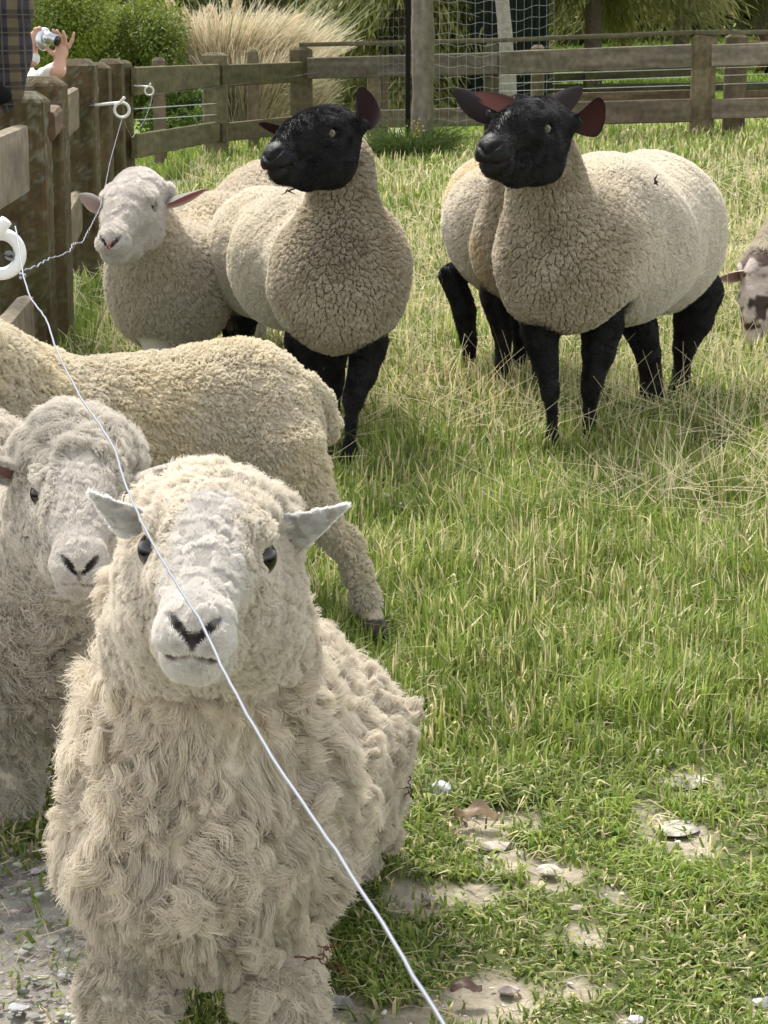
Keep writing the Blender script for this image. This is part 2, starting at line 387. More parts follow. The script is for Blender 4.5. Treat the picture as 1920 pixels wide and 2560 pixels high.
# ---------------------------------------------------------------- timber fence
TONE = .76
def timber(a, b, w, t, seed, lichen=0., base=(.19, .165, .12), moss=.3, step=.05, bevel=.0, up=(0, 0, 1), rough_=.004, name='rail', parent=None, green=.0):
    """a squared timber from a to b, w across (along up x axis), t thick; grain, weathering and lichen in its mesh and colours"""
    a = np.array(a, float); b = np.array(b, float); ax = norm(b-a); L = np.linalg.norm(b-a); up = np.array(up, float)
    s = norm(np.cross(ax, up)); u = np.cross(s, ax); nl = max(3, int(L/step)); nw = max(2, int(w/step)); nt = max(2, int(t/step))
    # perimeter ring
    ring = [(-1+2*i/nw, -1) for i in range(nw)]+[(1, -1+2*i/nt) for i in range(nt)]+[(1-2*i/nw, 1) for i in range(nw)]+[(-1, 1-2*i/nt) for i in range(nt)]
    ring = np.array(ring); k = len(ring); V = []
    for i in range(nl+1):
        f = i/nl; sh = 1.0
        if bevel and L*(1-f) < bevel: sh = 1-.45*(1-L*(1-f)/bevel)
        rr = ring.copy(); c_ = np.abs(rr).min(1) > .98; rr[c_] *= .93
        V.append(a+ax*L*f+(rr[:, :1]*w/2*sh)*u+(rr[:, 1:]*t/2*sh)*s)
    V = np.concatenate(V+[np.array([a, b])]); Fq = []
    i = np.arange(nl)[:, None]*k; j = np.arange(k)[None]; j2 = (j+1) % k
    Fq = np.stack([i+j, i+j2, i+k+j2, i+k+j], -1).reshape(-1, 4)
    T = [[len(V)-2, (q+1) % k, q] for q in range(k)]+[[len(V)-1, nl*k+q, nl*k+(q+1) % k] for q in range(k)]
    q = V+seed*3.7; vn = np.zeros_like(V)
    along = (V-a)@ax; across = (V-a)@u
    gq = np.stack([across, (V-a)@s, along*.06+seed], -1)
    gr = fbm(gq, .02, seed % 50, 3); n1 = fbm(q, .09, 17); n2 = noise3(q, .018, 18)
    c = np.array(base)*np.array((1.12, .98, .84))*TONE*(.35+1.3*gr[:, None])
    mz = (moss*smooth(.45, .7, n1))[:, None]; c = c*(1-mz)+np.array((.10, .10, .035))*mz
    if green: c = c*(1-green)+np.array((.075, .075, .034))*(.6+.8*gr[:, None])*green
    if lichen:
        h = smooth(L-.75, L, along)*.5+.5; lm = (lichen*h*.7)*smooth(.54, .62, n2*.5+n1*.25+noise3(q, .008, 19)*.25); pal = noise3(q, .05, 21)[:, None]
        lc = np.where(pal > .7, np.array((.13, .08, .03)), np.array((.20, .205, .165)))*(.55+.6*n2[:, None]); c = c*(1-lm[:, None])+lc*lm[:, None]
        V = V+norm(V-(a+ax*along[:, None]))*(lm*.008)[:, None]
    V = V+norm(V-(a+ax*along[:, None])+1e-6)*((gr-.5)*rough_*2)[:, None]
    return mesh_obj(name, V, [Fq, np.array(T)], M_WOOD, parent, c, smooth_=False)
def X(px, D): return (px-960)/F_PX*(D*CP+.25)
f1 = empty('timber_fence', (-1.3, 9, 0), 'weathered timber fence of thick lichen-covered posts running along the paddock edge', 'fence', 'timber fences round the paddock')
def post(fe, xr, D, top, w=.18, d=.18, lich=.9, seed=1, base=(.105, .088, .05), bevel=.03, st=.016, gr=.0):
    x = xr-w/2; z0 = float(gz(x, D)); return timber((x, D+d/2, z0-.1), (x, D+d/2, top), w, d, seed, lich, base, .5, st, bevel, up=(1, 0, 0), name='post', parent=fe, green=gr)
post(f1, -.76, 3.25, 1.02, seed=3, st=.03)
post(f1, -1.165, 7.6, 1.05, seed=1, st=.012); post(f1, -1.225, 8.45, 1.085, seed=2, st=.012, lich=.6)
post(f1, -1.43, 11., 1.12, seed=4, w=.17, lich=.8); post(f1, -1.57, 12.7, 1.08, seed=5, w=.17, lich=.35)
post(f1, -1.80, 15.3, 1.07, seed=9, w=.17, lich=.3); post(f1, X(333, 17.9), 17.9, 1.03, seed=6, w=.21, lich=.35, st=.025)
for k, (a, b) in enumerate((((-.86, 3.2), (-1.045, 6.55)), ((-1.19, 8.65), (-1.41, 11.)), ((-1.45, 11.2), (-1.78, 15.3)), ((-1.82, 15.5), (-1.99, 17.9)))):
    for z, h in ((.885, .20), (.38, .20)):
        ox = -.03 if k == 0 else -.12
        timber((a[0]+ox, a[1], z), (b[0]+ox, b[1], z), h, .05, 30+k*2+int(z*3), .15, (.30, .285, .24) if k == 0 else (.24, .22, .17), .2, .03, name='rail', parent=f1)
timber((-1.25, 7.7, .93), (-1.34, 8.5, .93), .10, .22, 77, .3, (.16, .12, .09), .3, .02, name='rail', parent=f1)
f2 = empty('timber_fence', (.5, 22.8, 0), 'far post-and-rail timber fence with a flat capping rail crossing behind the flock', 'fence', 'timber fences round the paddock')
def post_px(fe, xl, xr, D, ytop, ybot=None, seed=1, d=.14, base=(.20, .175, .12), lich=.25, gr=.2):
    w = (xr-xl)/F_PX*(D*CP+.2); x = X((xl+xr)/2, D); t = P((xl+xr)/2, ytop, D)[2]; z0 = float(gz(x, D))-.1
    return timber((x, D+d/2, z0), (x, D+d/2, t), w, d, seed, lich, base, .5, .03, .02, up=(1, 0, 0), name='post', parent=fe, green=gr)
post_px(f2, 508, 570, 22.4, 131, seed=41, base=(.24, .22, .16)); post_px(f2, 725, 782, 24.0, 118, seed=42, base=(.13, .11, .08))
post_px(f2, 1725, 1785, 22.7, 84, seed=43, base=(.24, .21, .15), lich=.5); post_px(f2, 1210, 1244, 23.4, 106, seed=44, base=(.10, .09, .07))
for xl, xr, D, yt, sd_ in ((385, 416, 20.6, 143, 45), (620, 648, 23.5, 123, 46), (1805, 1862, 23.0, 86, 47), (918, 953, 24.3, 186, 48), (950, 971, 24.35, 186, 49), (1326, 1358, 23.6, 112, 50)):
    post_px(f2, xl, xr, D, yt, seed=sd_, d=.1, base=(.30, .27, .22) if sd_ in (50, 48) else (.2, .17, .14), gr=.1)
def rail_px(fe, x0, y0, D0, x1, y1, D1, h0, t=.045, seed=1, base=(.17, .155, .12), name='rail', gr=.08, lich=.25, step=.035):
    a = P(x0, y0, D0); b = P(x1, y1, D1); return timber(a, b, h0, t, seed, lich, base, .3, step, name=name, parent=fe, green=gr)
rail_px(f2, 335, 203, 17.85, 546, 188, 22.4, .225, seed=51, base=(.20, .18, .11), gr=.5); rail_px(f2, 335, 366, 17.85, 546, 328, 22.4, .20, seed=52, base=(.20, .18, .11), gr=.5)
rail_px(f2, 552, 189, 22.35, 752, 180, 23.95, .215, seed=53, base=(.13, .11, .07), gr=.5); rail_px(f2, 552, 332, 22.35, 752, 310, 23.95, .19, seed=54, base=(.17, .14, .1), gr=.5)
rail_px(f2, 770, 171, 23.93, 1245, 158, 23.3, .225, seed=55, base=(.15, .14, .125)); rail_px(f2, 1248, 157, 23.3, 1728, 140, 22.6, .235, seed=56, base=(.19, .18, .16)); rail_px(f2, 1780, 139, 22.6, 2160, 126, 22.2, .22, seed=57, base=(.25, .24, .22))
rail_px(f2, 770, 302, 23.93, 1245, 290, 23.3, .19, seed=58, base=(.16, .14, .115)); rail_px(f2, 1248, 288, 23.3, 1728, 276, 22.6, .235, seed=59, base=(.16, .14, .12)); rail_px(f2, 1780, 273, 22.6, 2160, 262, 22.2, .20, seed=60, base=(.2, .185, .16))
for (x0, y0, D0, x1, y1, D1) in ((752, 112, 24.05, 1250, 101, 23.4), (1250, 101, 23.4, 1740, 81, 22.72), (1740, 81, 22.72, 2160, 80, 22.3)):
    a = P(x0, y0, D0); b = P(x1, y1, D1); a[1] += .07; b[1] += .07; timber(a, b, .045, .15, int(x0), .2, (.15, .145, .11), .4, .035, name='capping_rail', parent=f2, green=.3)
rail_px(f2, 1860, 110, 23.2, 2160, 104, 22.9, .05, seed=61, base=(.2, .15, .1)); rail_px(f2, 1370, 246, 23.5, 1740, 236, 22.95, .10, seed=62, base=(.2, .16, .12)); rail_px(f2, 1862, 236, 23.1, 2160, 228, 22.9, .08, seed=63, base=(.2, .15, .11))
f3 = empty('timber_fence', (3.2, 31, .3), 'dark low rail fence on the lawn beyond the capped one', 'fence', 'timber fences round the paddock')
for (xl, xr) in ((1462, 1484), (1366, 1380)): post_px(f3, xl, xr, 31., 176, seed=xl, d=.1, base=(.06, .05, .04), lich=0, gr=0)
rail_px(f3, 1372, 196, 31., 1740, 178, 31.4, .13, seed=65, base=(.06, .055, .04), lich=0); rail_px(f3, 1372, 222, 31., 2100, 212, 31.4, .12, seed=66, base=(.05, .05, .04), lich=0)

# tall pole, black post and netting
def tube(name, pts, r, mat, parent=None, nseg=8, radii=None, col=None):
    pts = np.array(pts, float); n = len(pts); tan = norm(np.gradient(pts, axis=0)); ref = np.array((0, 0, 1.)) if abs(tan[0][2]) < .9 else np.array((1., 0, 0))
    V = []; a = norm(np.cross(tan[0], ref))
    for i in range(n):
        a = norm(a-tan[i]*(a@tan[i])); b = np.cross(tan[i], a); rr = r if radii is None else radii[i]
        for j in range(nseg): t = 2*math.pi*j/nseg; V.append(pts[i]+rr*(a*math.cos(t)+b*math.sin(t)))
    V += [pts[0], pts[-1]]; Fq = [[i*nseg+j, i*nseg+(j+1) % nseg, (i+1)*nseg+(j+1) % nseg, (i+1)*nseg+j] for i in range(n-1) for j in range(nseg)]
    T = [[n*nseg, (j+1) % nseg, j] for j in range(nseg)]+[[n*nseg+1, (n-1)*nseg+j, (n-1)*nseg+(j+1) % nseg] for j in range(nseg)]
    return mesh_obj(name, np.array(V), [np.array(Fq), np.array(T)], mat, parent, col)
a = P(1054, 338, 21.3); zz = np.linspace(-.1, 3.6, 60)
pts = [(a[0]+.012*math.sin(z*2), 21.3, z+float(gz(a[0], 21.3))) for z in zz]
rr = [.107*(1+.04*math.sin(z*7)+.03*math.sin(z*17)) for z in zz]
tp = tube('pole', pts, .1, M_WOOD, None, 20, rr); nv = len(tp.data.vertices); co = np.array([v.co for v in tp.data.vertices])
g_ = fbm(np.stack([co[:, 0], co[:, 1], co[:, 2]*.06], -1), .03, 4); cc = np.ones((nv, 4), np.float32); cc[:, :3] = np.array((.19, .16, .125))*(.5+g_[:, None]); mm = smooth(.02, .09, co[:, 0]-a[0])[:, None]*.6; cc[:, :3] = cc[:, :3]*(1-mm)+np.array((.085, .085, .035))*mm
tp.data.color_attributes.new('col', 'FLOAT_COLOR', 'POINT').data.foreach_set('color', cc.ravel())
tag(tp, 'tall thick round timber pole standing in front of the far fence', 'pole')
a = P(1020, 250, 21.6); o = timber((a[0], 21.6, .0), (a[0], 21.6, 3.4), .05, .05, 5, 0, (.015, .015, .015), 0, .1, name='slim_post', up=(1, 0, 0)); tag(o, 'slim black post beside the tall timber pole', 'post')
nt_ = empty('wire_netting', (.6, 22, 0), 'sagging wire netting strung from the tall pole toward the right', 'netting')
r_ = np.random.RandomState(3); L_ = []
for k in range(17):
    y = -120+k*27; p0 = P(1075, y+14, 21.4); p1 = P(1385, y-8, 24.6); t = np.linspace(0, 1, 24)[:, None]
    q = p0*(1-t)+p1*t; q[:, 2] -= .05*np.sin(t[:, 0]*math.pi)+.012*np.sin(t[:, 0]*30+k); L_.append(q)
for k in range(16):
    t = k/15; p0 = P(1075, -130, 21.4)*(1-t)+P(1385, -150, 24.6)*t; p1 = P(1075, 330, 21.4)*(1-t)+P(1385, 300, 24.6)*t; s_ = np.linspace(0, 1, 24)[:, None]; L_.append(p0*(1-s_)+p1*s_)
strands('wires', nt_, np.array(L_), np.full(len(L_), .0014, np.float32), np.tile((.28, .30, .29), (len(L_), 1)), M_STRAW, sharp=False)
n2_ = empty('wire_netting', (-.2, 22, 0), 'wire netting left of the tall pole in front of the rails', 'netting'); L_ = []
for k in range(14):
    y = 20+k*23; p0 = P(1052, y, 21.45); p1 = P(945, y+3, 22.8); t = np.linspace(0, 1, 24)[:, None]; q = p0*(1-t)+p1*t; q[:, 2] += .006*np.sin(t[:, 0]*30+k); L_.append(q)
for k in range(9):
    t = k/8; p0 = P(1052, 10, 21.45)*(1-t)+P(945, 10, 22.8)*t; p1 = P(1052, 330, 21.45)*(1-t)+P(945, 330, 22.8)*t; s_ = np.linspace(0, 1, 24)[:, None]; L_.append(p0*(1-s_)+p1*s_)
strands('wires', n2_, np.array(L_), np.full(len(L_), .0010, np.float32), np.tile((.18, .19, .19), (len(L_), 1)), M_STRAW, sharp=False)
n3_ = empty('fence_wires', (3, 22.9, 0), 'thin plain wires strung behind the rails of the far fence', 'wire'); L_ = []
for y0, y1 in ((182, 168), (203, 186), (222, 209)):
    p0 = P(1248, y0+6, 23.5); p1 = P(2100, y1-8, 22.5); t = np.linspace(0, 1, 24)[:, None]; L_.append(p0*(1-t)+p1*t)
for y0, y1 in ((272, 258), (300, 286)):
    p0 = P(335, y0, 18.0); p1 = P(546, y1, 22.5); t = np.linspace(0, 1, 24)[:, None]; L_.append(p0*(1-t)+p1*t)
strands('wires', n3_, np.array(L_), np.full(len(L_), .003, np.float32), np.tile((.5, .52, .5), (len(L_), 1)), M_STRAW, sharp=False)

# ---------------------------------------------------------------- pigtail insulators and the electric wire
def pigtail(ctr, R, r, stem_to, label, up_tail=True, part=(0, 0)):
    c = np.array(ctr, float); pts = []
    st = np.array(stem_to, float)
    top = c+np.array((0, 0, R))
    for t in np.linspace(0, 1, 8): pts.append(st*(1-t)+(top+np.array((-.2*R, .0, 0)))*t)
    for a_ in np.linspace(math.pi/2, math.pi/2-2*math.pi*.97, 40)[1:]:
        f = (math.pi/2-a_)/(2*math.pi); pts.append(c+np.array((R*math.cos(a_), -r*2.1*f, R*math.sin(a_))))
    e = pts[-1]; 
    for t in np.linspace(0, 1, 6)[1:]: pts.append(e+np.array((.65*R*t, -.3*r*t, .62*R*t+.15*R*t)))
    root = empty('pigtail_insulator', tuple(c), label, 'insulator', 'white pigtail insulators on the fence posts')
    tube('loop', pts, r, M_PLASTIC, root, 14)
    tube('screw', [st+(st-top)*.0, st+norm(st-top)*.03], r*.55, M_WIRE, root, 8)
    return root
c1 = P(3, 634, 3.2); pigtail(c1, .0285, .0092, (-.77, 3.26, c1[2]+.03), 'large white pigtail insulator nearest the camera, wire knotted round its ring')
c2 = P(305, 275, 11.0); pigtail(c2, .036, .0075, P(236, 263, 11.0), 'white pigtail insulator sticking out of the mossy posts above the white-faced sheep')
c3 = P(373, 227, 17.8); pigtail(c3, .034, .0065, P(334, 214, 17.85), 'small white pigtail insulator by the corner post where the rails begin')
c4 = P(800, 180, 23.9); pigtail(c4, .02, .0045, P(773, 182, 23.92), 'tiny white insulator on the dark corner post, farthest along')
def wire_path(k, jit, seed, n=60):
    k = np.array(k, float); d = np.concatenate([[0], np.cumsum(np.linalg.norm(np.diff(k, axis=0), axis=1))]); t = np.linspace(0, d[-1], n); q = np.stack([np.interp(t, d, k[:, i]) for i in range(3)], -1)
    for _ in range(2): q[1:-1] = (q[:-2]+2*q[1:-1]+q[2:])/4
    r2 = np.random.RandomState(seed); q[1:-1] += r2.randn(n-2, 3)*jit; return q
near = [(38, 566, 3.2), (48, 620, 3.15), (57, 684, 3.02), (75, 745, 2.87), (118, 800, 2.72), (135, 860, 2.6), (165, 925, 2.47), (205, 1000, 2.33), (262, 1080, 2.19), (290, 1130, 2.11), (312, 1210, 2.01), (345, 1285, 1.92), (395, 1385, 1.81), (455, 1480, 1.7), (510, 1565, 1.62), (560, 1680, 1.53), (625, 1800, 1.44), (700, 1925, 1.35), (800, 2070, 1.26), (900, 2220, 1.17), (1000, 2380, 1.1), (1110, 2560, 1.02), (1200, 2720, .96)]
wire = empty('electric_wire', tuple(P(57, 684, 3.1)), 'long silvery fence wire running from the big insulator past the shaggy face', 'wire')
q = wire_path([P(*a) for a in near], .00025, 1, 120); tube('strand', q, .00115, M_WIRE, wire, 10)
kq = P(57, 690, 3.02); r2 = np.random.RandomState(4); t = np.linspace(0, 4*math.pi, 40)
tube('knot', np.stack([kq[0]+.0035*np.cos(t), kq[1]+.0035*np.sin(t)*.8, kq[2]+.0030*np.sin(t*.5)+.0006*np.sin(3*t)], -1), .0016, M_WIRE, wire, 8)
kq = P(25, 640, 3.19); tube('knot', np.stack([kq[0]+.006*np.cos(t), kq[1]+.004*np.sin(t), kq[2]+.005*np.sin(t*.5)+.003*np.cos(t*1.3)], -1), .0016, M_WIRE, wire, 8)
far = [(60, 676, 3.2), (95, 664, 3.4), (125, 645, 3.7), (150, 640, 3.9), (176, 627, 4.1), (181, 610, 4.3), (205, 607, 4.8), (230, 560, 5.6), (252, 515, 6.4), (256, 480, 7.2), (262, 470, 7.6), (275, 405, 8.8), (290, 350, 9.8), (305, 298, 10.98)]
w2 = empty('electric_wire', tuple(P(150, 640, 3.9)), 'crinkled fence wire from the big ring back to the second insulator', 'wire')
def crinkle(q, per, amp):
    d = np.concatenate([[0], np.cumsum(np.linalg.norm(np.diff(q, axis=0), axis=1))]); q = q.copy(); q[:, 2] += amp*np.sin(d*per)*(1+.5*np.sin(d*7)); q[:, 0] += amp*.7*np.cos(d*per*.8); return q
tube('strand', crinkle(wire_path([P(*a) for a in far], .0003, 2, 420), 55, .0013), .0012, M_WIRE, w2, 8)
w3 = empty('electric_wire', tuple(P(370, 270, 16)), 'thin slack fence wire hanging from the small far insulator', 'wire')
tube('strand', crinkle(wire_path([P(*a) for a in ((307, 298, 11.05), (330, 345, 12.5), (345, 325, 14), (362, 300, 15.5), (376, 262, 16.8), (381, 236, 17.75), (420, 231, 19), (500, 225, 21.5), (560, 215, 22.3), (640, 205, 23), (700, 196, 23.5), (800, 180, 23.85))], .0003, 3, 300), 22, .002), .0015, M_WIRE, w3, 6)

# ---------------------------------------------------------------- leaves, shrubs, trees
def leaf_mesh(name, p, d, n, L, Wd, col, mat, parent=None, bend=.25):
    """one diamond-fold leaf per point: p base, d direction, n face normal"""
    d = norm(d); s = norm(np.cross(d, n)); n = np.cross(s, d); L = L[:, None]; Wd = Wd[:, None]
    m = p+d*L*.45; V = np.stack([p, m-s*Wd*.5+n*bend*Wd*.5, p+d*L-n*bend*L*.3, m+s*Wd*.5+n*bend*Wd*.5], 1)
    c = np.repeat(col[:, None, :], 4, 1); i = np.arange(len(p))[:, None]*4
    return mesh_obj(name, V.reshape(-1, 3), i+np.array([[0, 1, 2, 3]]), mat, parent, c.reshape(-1, 3), smooth_=False)
def blobs(n, spec, r):
    """points through a union of ellipsoid clumps, denser near their skins"""
    w = np.array([b[3]*b[4]*b[5] for b in spec])**.66; k = r.choice(len(spec), n, p=w/w.sum()); b = np.array(spec)[k]
    u = norm(r.randn(n, 3)); rad = 1-.5*r.rand(n)**2; return b[:, :3]+u*b[:, 3:6]*rad[:, None], u, k
def broad_shrub(label, name, ctr, ext, n, leaf, c0, c1, seed, cat='shrub', low=0., group=None, trunk=True):
    r = np.random.RandomState(seed); n = int(n*max(Q, .3)); ctr = np.array(ctr, float)
    spec = [(*(ctr+r.uniform(-1, 1, 3)*np.array(ext)*.72), *(np.array(ext)*r.uniform(.22, .42))) for _ in range(26)]
    p, u, k = blobs(n, spec, r); m = p[:, 2] > low; p, u, k = p[m], u[m], k[m]; n = len(p)
    d = norm(u+r.randn(n, 3)*.6-np.array((0, 0, .25))); nn = norm(u*.7+np.array((0, -.2, .6))+r.randn(n, 3)*.5)
    t = (r.rand(n, 1)*.5+.5*hash3(k, k, k, 1, seed)); c = np.array(c0)*(1-t)+np.array(c1)*t; c *= (.75+.5*r.rand(n, 1))
    root = empty(name, (float(ctr[0]), float(ctr[1]), float(gz(ctr[0], ctr[1]))), label, cat, group)
    leaf_mesh('foliage', p, d, nn, leaf*(.7+.6*r.rand(n)), leaf*.6*(.7+.6*r.rand(n)), c, M_LEAF, root)
    if trunk:
        z0 = float(gz(ctr[0], ctr[1]))
        br = empty_part('branches', root)
        Ls = []
        for q in range(14):
            e = np.array(spec[q][:3]); a = ctr*[1, 1, 0]+[r.uniform(-.1, .1), r.uniform(-.1, .1), z0-.05]; tt = np.linspace(0, 1, 8)[:, None]; Ls.append(a*(1-tt)+e*tt+np.array((0, 0, .15))*np.sin(tt*3.1))
        o = strands('branches', root, np.array(Ls), np.full(len(Ls), .03, np.float32), np.tile((.08, .06, .045), (len(Ls), 1)), M_STRAW)
    return root
def empty_part(*a): return None
cH = P(262, 165, 24.5)
broad_shrub('dense yellow-green broadleaf shrub behind the fence posts at the left', 'broadleaf_shrub', (cH[0]-.1, 25.4, .95), (1.05, .8, 1.15), 42000, .042, (.04, .085, .01), (.30, .36, .045), 11, low=.02)
cH = P(480, 330, 24.5)
broad_shrub('small dark leafy bush low behind the first rails', 'bush', (cH[0]-.15, 24.4, .45), (.42, .4, .42), 7000, .04, (.03, .07, .01), (.20, .29, .04), 12, low=.02)
def conifer(label, x, y, H, R, n, seed, c0=(.04, .05, .012), c1=(.20, .19, .055), low=.6, lean=0., spray=.34, group='dark trees beyond the paddock', shape='tree'):
    r = np.random.RandomState(seed); z0 = float(gz(x, y)); n = int(n*max(Q, .3)); root = empty('conifer', (x, y, z0), label, 'tree', group)
    tz = np.linspace(0, 1, 10); tube('trunk', [(x+lean*t*H, y+.1*math.sin(t*5), z0-.1+t*H*.96) for t in tz], .1, M_WOOD, root, 10, [.16*(1-.85*t)*H/7 for t in tz], np.tile((.12, .09, .07), (102, 1)))
    nb = 150; hb = low+(H-low)*r.rand(nb)**1.1; az = r.rand(nb)*6.28; ln = R*(1-(hb-low)/(H-low))**.7*(.55+.5*r.rand(nb))+.15
    k = r.randint(0, nb, n); t = .15+.85*r.rand(n)**.7; bx = x+np.cos(az[k])*ln[k]*t+lean*hb[k]; by = y+np.sin(az[k])*ln[k]*t; bz = z0+hb[k]+ln[k]*t*(.15-.55*t)
    p = np.stack([bx, by, bz], -1)+r.randn(n, 3)*.10*(1+t[:, None])*R*.45
    out = np.stack([np.cos(az[k]), np.sin(az[k]), np.zeros(n)], -1); d = norm(out*.6+np.array((0, 0, -.75))+r.randn(n, 3)*.35); nn = norm(out*.5+np.array((0, -.3, .7))+r.randn(n, 3)*.4)
    tt = np.clip(hash3(k, k, k, 1, seed)*.6+.5*r.rand(n, 1)-.05, 0, 1); c = np.array(c0)*(1-tt)+np.array(c1)*tt
    leaf_mesh('crown', p, d, nn, spray*(.4+.8*r.rand(n)), spray*.10*(.6+.8*r.rand(n)), c, M_LEAF, root, bend=.1)
    Ls = []
    for q in range(0, nb, 2):
        tt = np.linspace(0, 1, 6); Ls.append(np.stack([x+lean*hb[q]+np.cos(az[q])*ln[q]*tt, y+np.sin(az[q])*ln[q]*tt, z0+hb[q]+ln[q]*tt*(.15-.55*tt)], -1))
    strands('boughs', root, np.array(Ls), np.full(len(Ls), .018, np.float32), np.tile((.13, .10, .07), (len(Ls), 1)), M_STRAW)
T_ = [('drooping olive conifer behind the tall plumes', 440, 33, 6, 2.0, 30000, .25), ('dark conifer between the plumes and the netting, sprays to the ground', 800, 34, 7, 2.1, 42000, .25),
      ('feathery yellow-green conifer right behind the tall pole', 1010, 30, 5, 1.5, 36000, .35), ('weeping conifer with hanging boughs over the capped rail', 1480, 36, 7, 2.4, 46000, 1.45),
      ('olive conifer beside the weeping one, nearer the orange bank', 1700, 41, 7, 2.5, 36000, 1.75), ('dark round-headed conifer at the end of the lawn', 1900, 44, 7, 2.6, 36000, 2.0), ('shadowy conifer far behind the plaid shirt', 110, 36, 7, 2.3, 26000, .3)]
for i, (lb, px, D, H, R, n, low) in enumerate(T_): conifer(lb, float(X(px, D)), D, H, R, n, 100+i, low=low, c0=(.06, .07, .018), c1=(.36, .36, .10) if i in (2, 1) else (.27, .26, .08), spray=.30*D/34)
r = np.random.RandomState(77); n = int(90000*max(Q, .3)); xx = r.uniform(-26, 26, n); yy = 58+r.rand(n)*5; zz = gz(xx, yy)+r.rand(n)**.8*(7+noise3(np.stack([xx, yy*0, yy*0], -1), 3, 4)*3)
tt = noise3(np.stack([xx, yy, zz], -1), .9, 6)[:, None]*.7+.4*r.rand(n, 1)
wl = leaf_mesh('woodland', np.stack([xx, yy, zz], -1), r.randn(n, 3)+np.array((0, -.3, -.5)), r.randn(n, 3)+np.array((0, -.8, .5)), .55*(.5+r.rand(n)), .28*(.5+r.rand(n)), np.array((.012, .02, .006))*(1-tt)+np.array((.12, .14, .04))*tt, M_LEAF)
tag(wl, 'dark wood closing off the view behind every other tree', 'wood', kind='stuff')
# leaning pale trunk and shed
a = P(1240, -30, 27); b = P(1276, 236, 27)
tr = empty('leaning_tree', (float(b[0]), 27, float(gz(b[0], 27))), 'pale grey bare trunk leaning behind the wire netting', 'tree')
tz = np.linspace(0, 1, 14); g0 = float(gz(b[0], 27)); tube('trunk', [(b[0]+.03+(a[0]-b[0])*1.35*t**1.2, 27, g0-.1+t*2.6) for t in tz], .1, M_WOOD, tr, 12, [.085*(1+.05*math.sin(t*30)) for t in tz], np.tile((.30, .26, .23), (14*12+2, 1)))
r = np.random.RandomState(5); n = 1500; leaf_mesh('crown', np.stack([b[0]-.6+r.randn(n)*.8, 27+r.randn(n)*.6, g0+3.4+r.randn(n)*.5], -1), r.randn(n, 3), r.randn(n, 3), np.full(n, .16), np.full(n, .05), np.tile((.08, .10, .03), (n, 1)), M_LEAF, tr)
def box(name, lo, hi, mat, parent, col, ribs=0):
    x0, y0, z0 = lo; x1, y1, z1 = hi; V = []; Fq = []
    if ribs:
        xs = np.linspace(x0, x1, ribs*4+1); off = np.array([0, 0, .03, .03]*ribs+[0]); 
        for x, o_ in zip(xs, off): V += [(x, y0-o_, z0), (x, y0-o_, z1), (x, y1, z1), (x, y1, z0)]
        m = len(xs); Fq = [[i*4+j, (i+1)*4+j, (i+1)*4+j+1, i*4+j+1] for i in range(m-1) for j in range(3)]+[[0, 1, 2, 3], [(m-1)*4+3, (m-1)*4+2, (m-1)*4+1, (m-1)*4]]
    else:
        V = [(x, y, z) for x in (x0, x1) for y in (y0, y1) for z in (z0, z1)]; Fq = [[0, 1, 3, 2], [4, 6, 7, 5], [0, 4, 5, 1], [2, 3, 7, 6], [0, 2, 6, 4], [1, 5, 7, 3]]
    return mesh_obj(name, V, np.array(Fq), mat, parent, np.tile(col, (len(V), 1)), smooth_=False)
xs0, xs1 = float(X(1178, 29)), float(X(1368, 29)); g0 = float(gz(xs0, 29))
sh = empty('shed', ((xs0+xs1)/2, 30, g0), 'dark blue-grey ribbed shed in the shade behind the netting', 'shed')
box('wall', (xs0, 29, g0-.1), (xs1, 31, g0+2.3), M_CLOTH, sh, (.012, .015, .012), ribs=9); box('roof', (xs0-.1, 28.85, g0+2.303), (xs1+.1, 31.2, g0+2.38), M_CLOTH, sh, (.06, .06, .06))
wf = mesh_obj('door_frame', *[(lambda V, Fq: (V, Fq))(np.array([(xs0+.35, 28.95, g0), (xs0+.40, 28.95, g0), (xs0+.40, 28.95, g0+1.9), (xs0+.35, 28.95, g0+1.9)]), np.array([[0, 1, 2, 3]]))][0], M_WOOD, sh, np.tile((.3, .28, .24), (4, 1)))
# pampas grass and flax
def arching(n, ctr, R, L, r, droop=1.0, spread=1.0, k=6, up=1.0):
    az = r.rand(n)*6.28; t = np.linspace(0, 1, k)[None, :, None]; rad = R*np.sqrt(r.rand(n)); b = np.array(ctr)+np.stack([np.cos(az)*rad, np.sin(az)*rad, np.zeros(n)], -1)
    o = np.stack([np.cos(az), np.sin(az), np.zeros(n)], -1)*(spread*(.3+.9*r.rand(n)))[:, None]; ln = (L*(.35+.75*r.rand(n)**.7))[:, None, None]
    return b[:, None, :]+ln*(o[:, None, :]*t+np.array((0, 0, up))*(t-droop*.62*t*t)) + r.randn(n, 1, 3)*np.array((.09, .09, .11))*t
r = np.random.RandomState(21); pc = P(590, 330, 27); pg = empty('pampas_grass', (float(pc[0]), 27, 0), 'big straw-coloured pampas clump with creamy plumes behind the rails', 'ornamental grass')
parts_ = []
for (px, D, R, L, n) in ((545, 26.6, .40, 2.3, 12000), (650, 27.0, .35, 2.1, 9000), (475, 27.2, .25, 2.3, 6000), (600, 26.2, .50, 1.6, 11000), (720, 26.8, .25, 1.0, 4000)):
    c = (float(X(px, D)), D, 0.); parts_.append(arching(int(n*max(Q, .4)), c, R, L, r, spread=.34, droop=.72))
pp = np.concatenate(parts_); n = len(pp); t = r.rand(n, 1); gcol = np.array((.94, .85, .66))*(1-t)+np.array((.74, .60, .40))*t; gm = (r.rand(n, 1) < .12); gcol = np.where(gm, np.array((.30, .33, .14)), gcol)
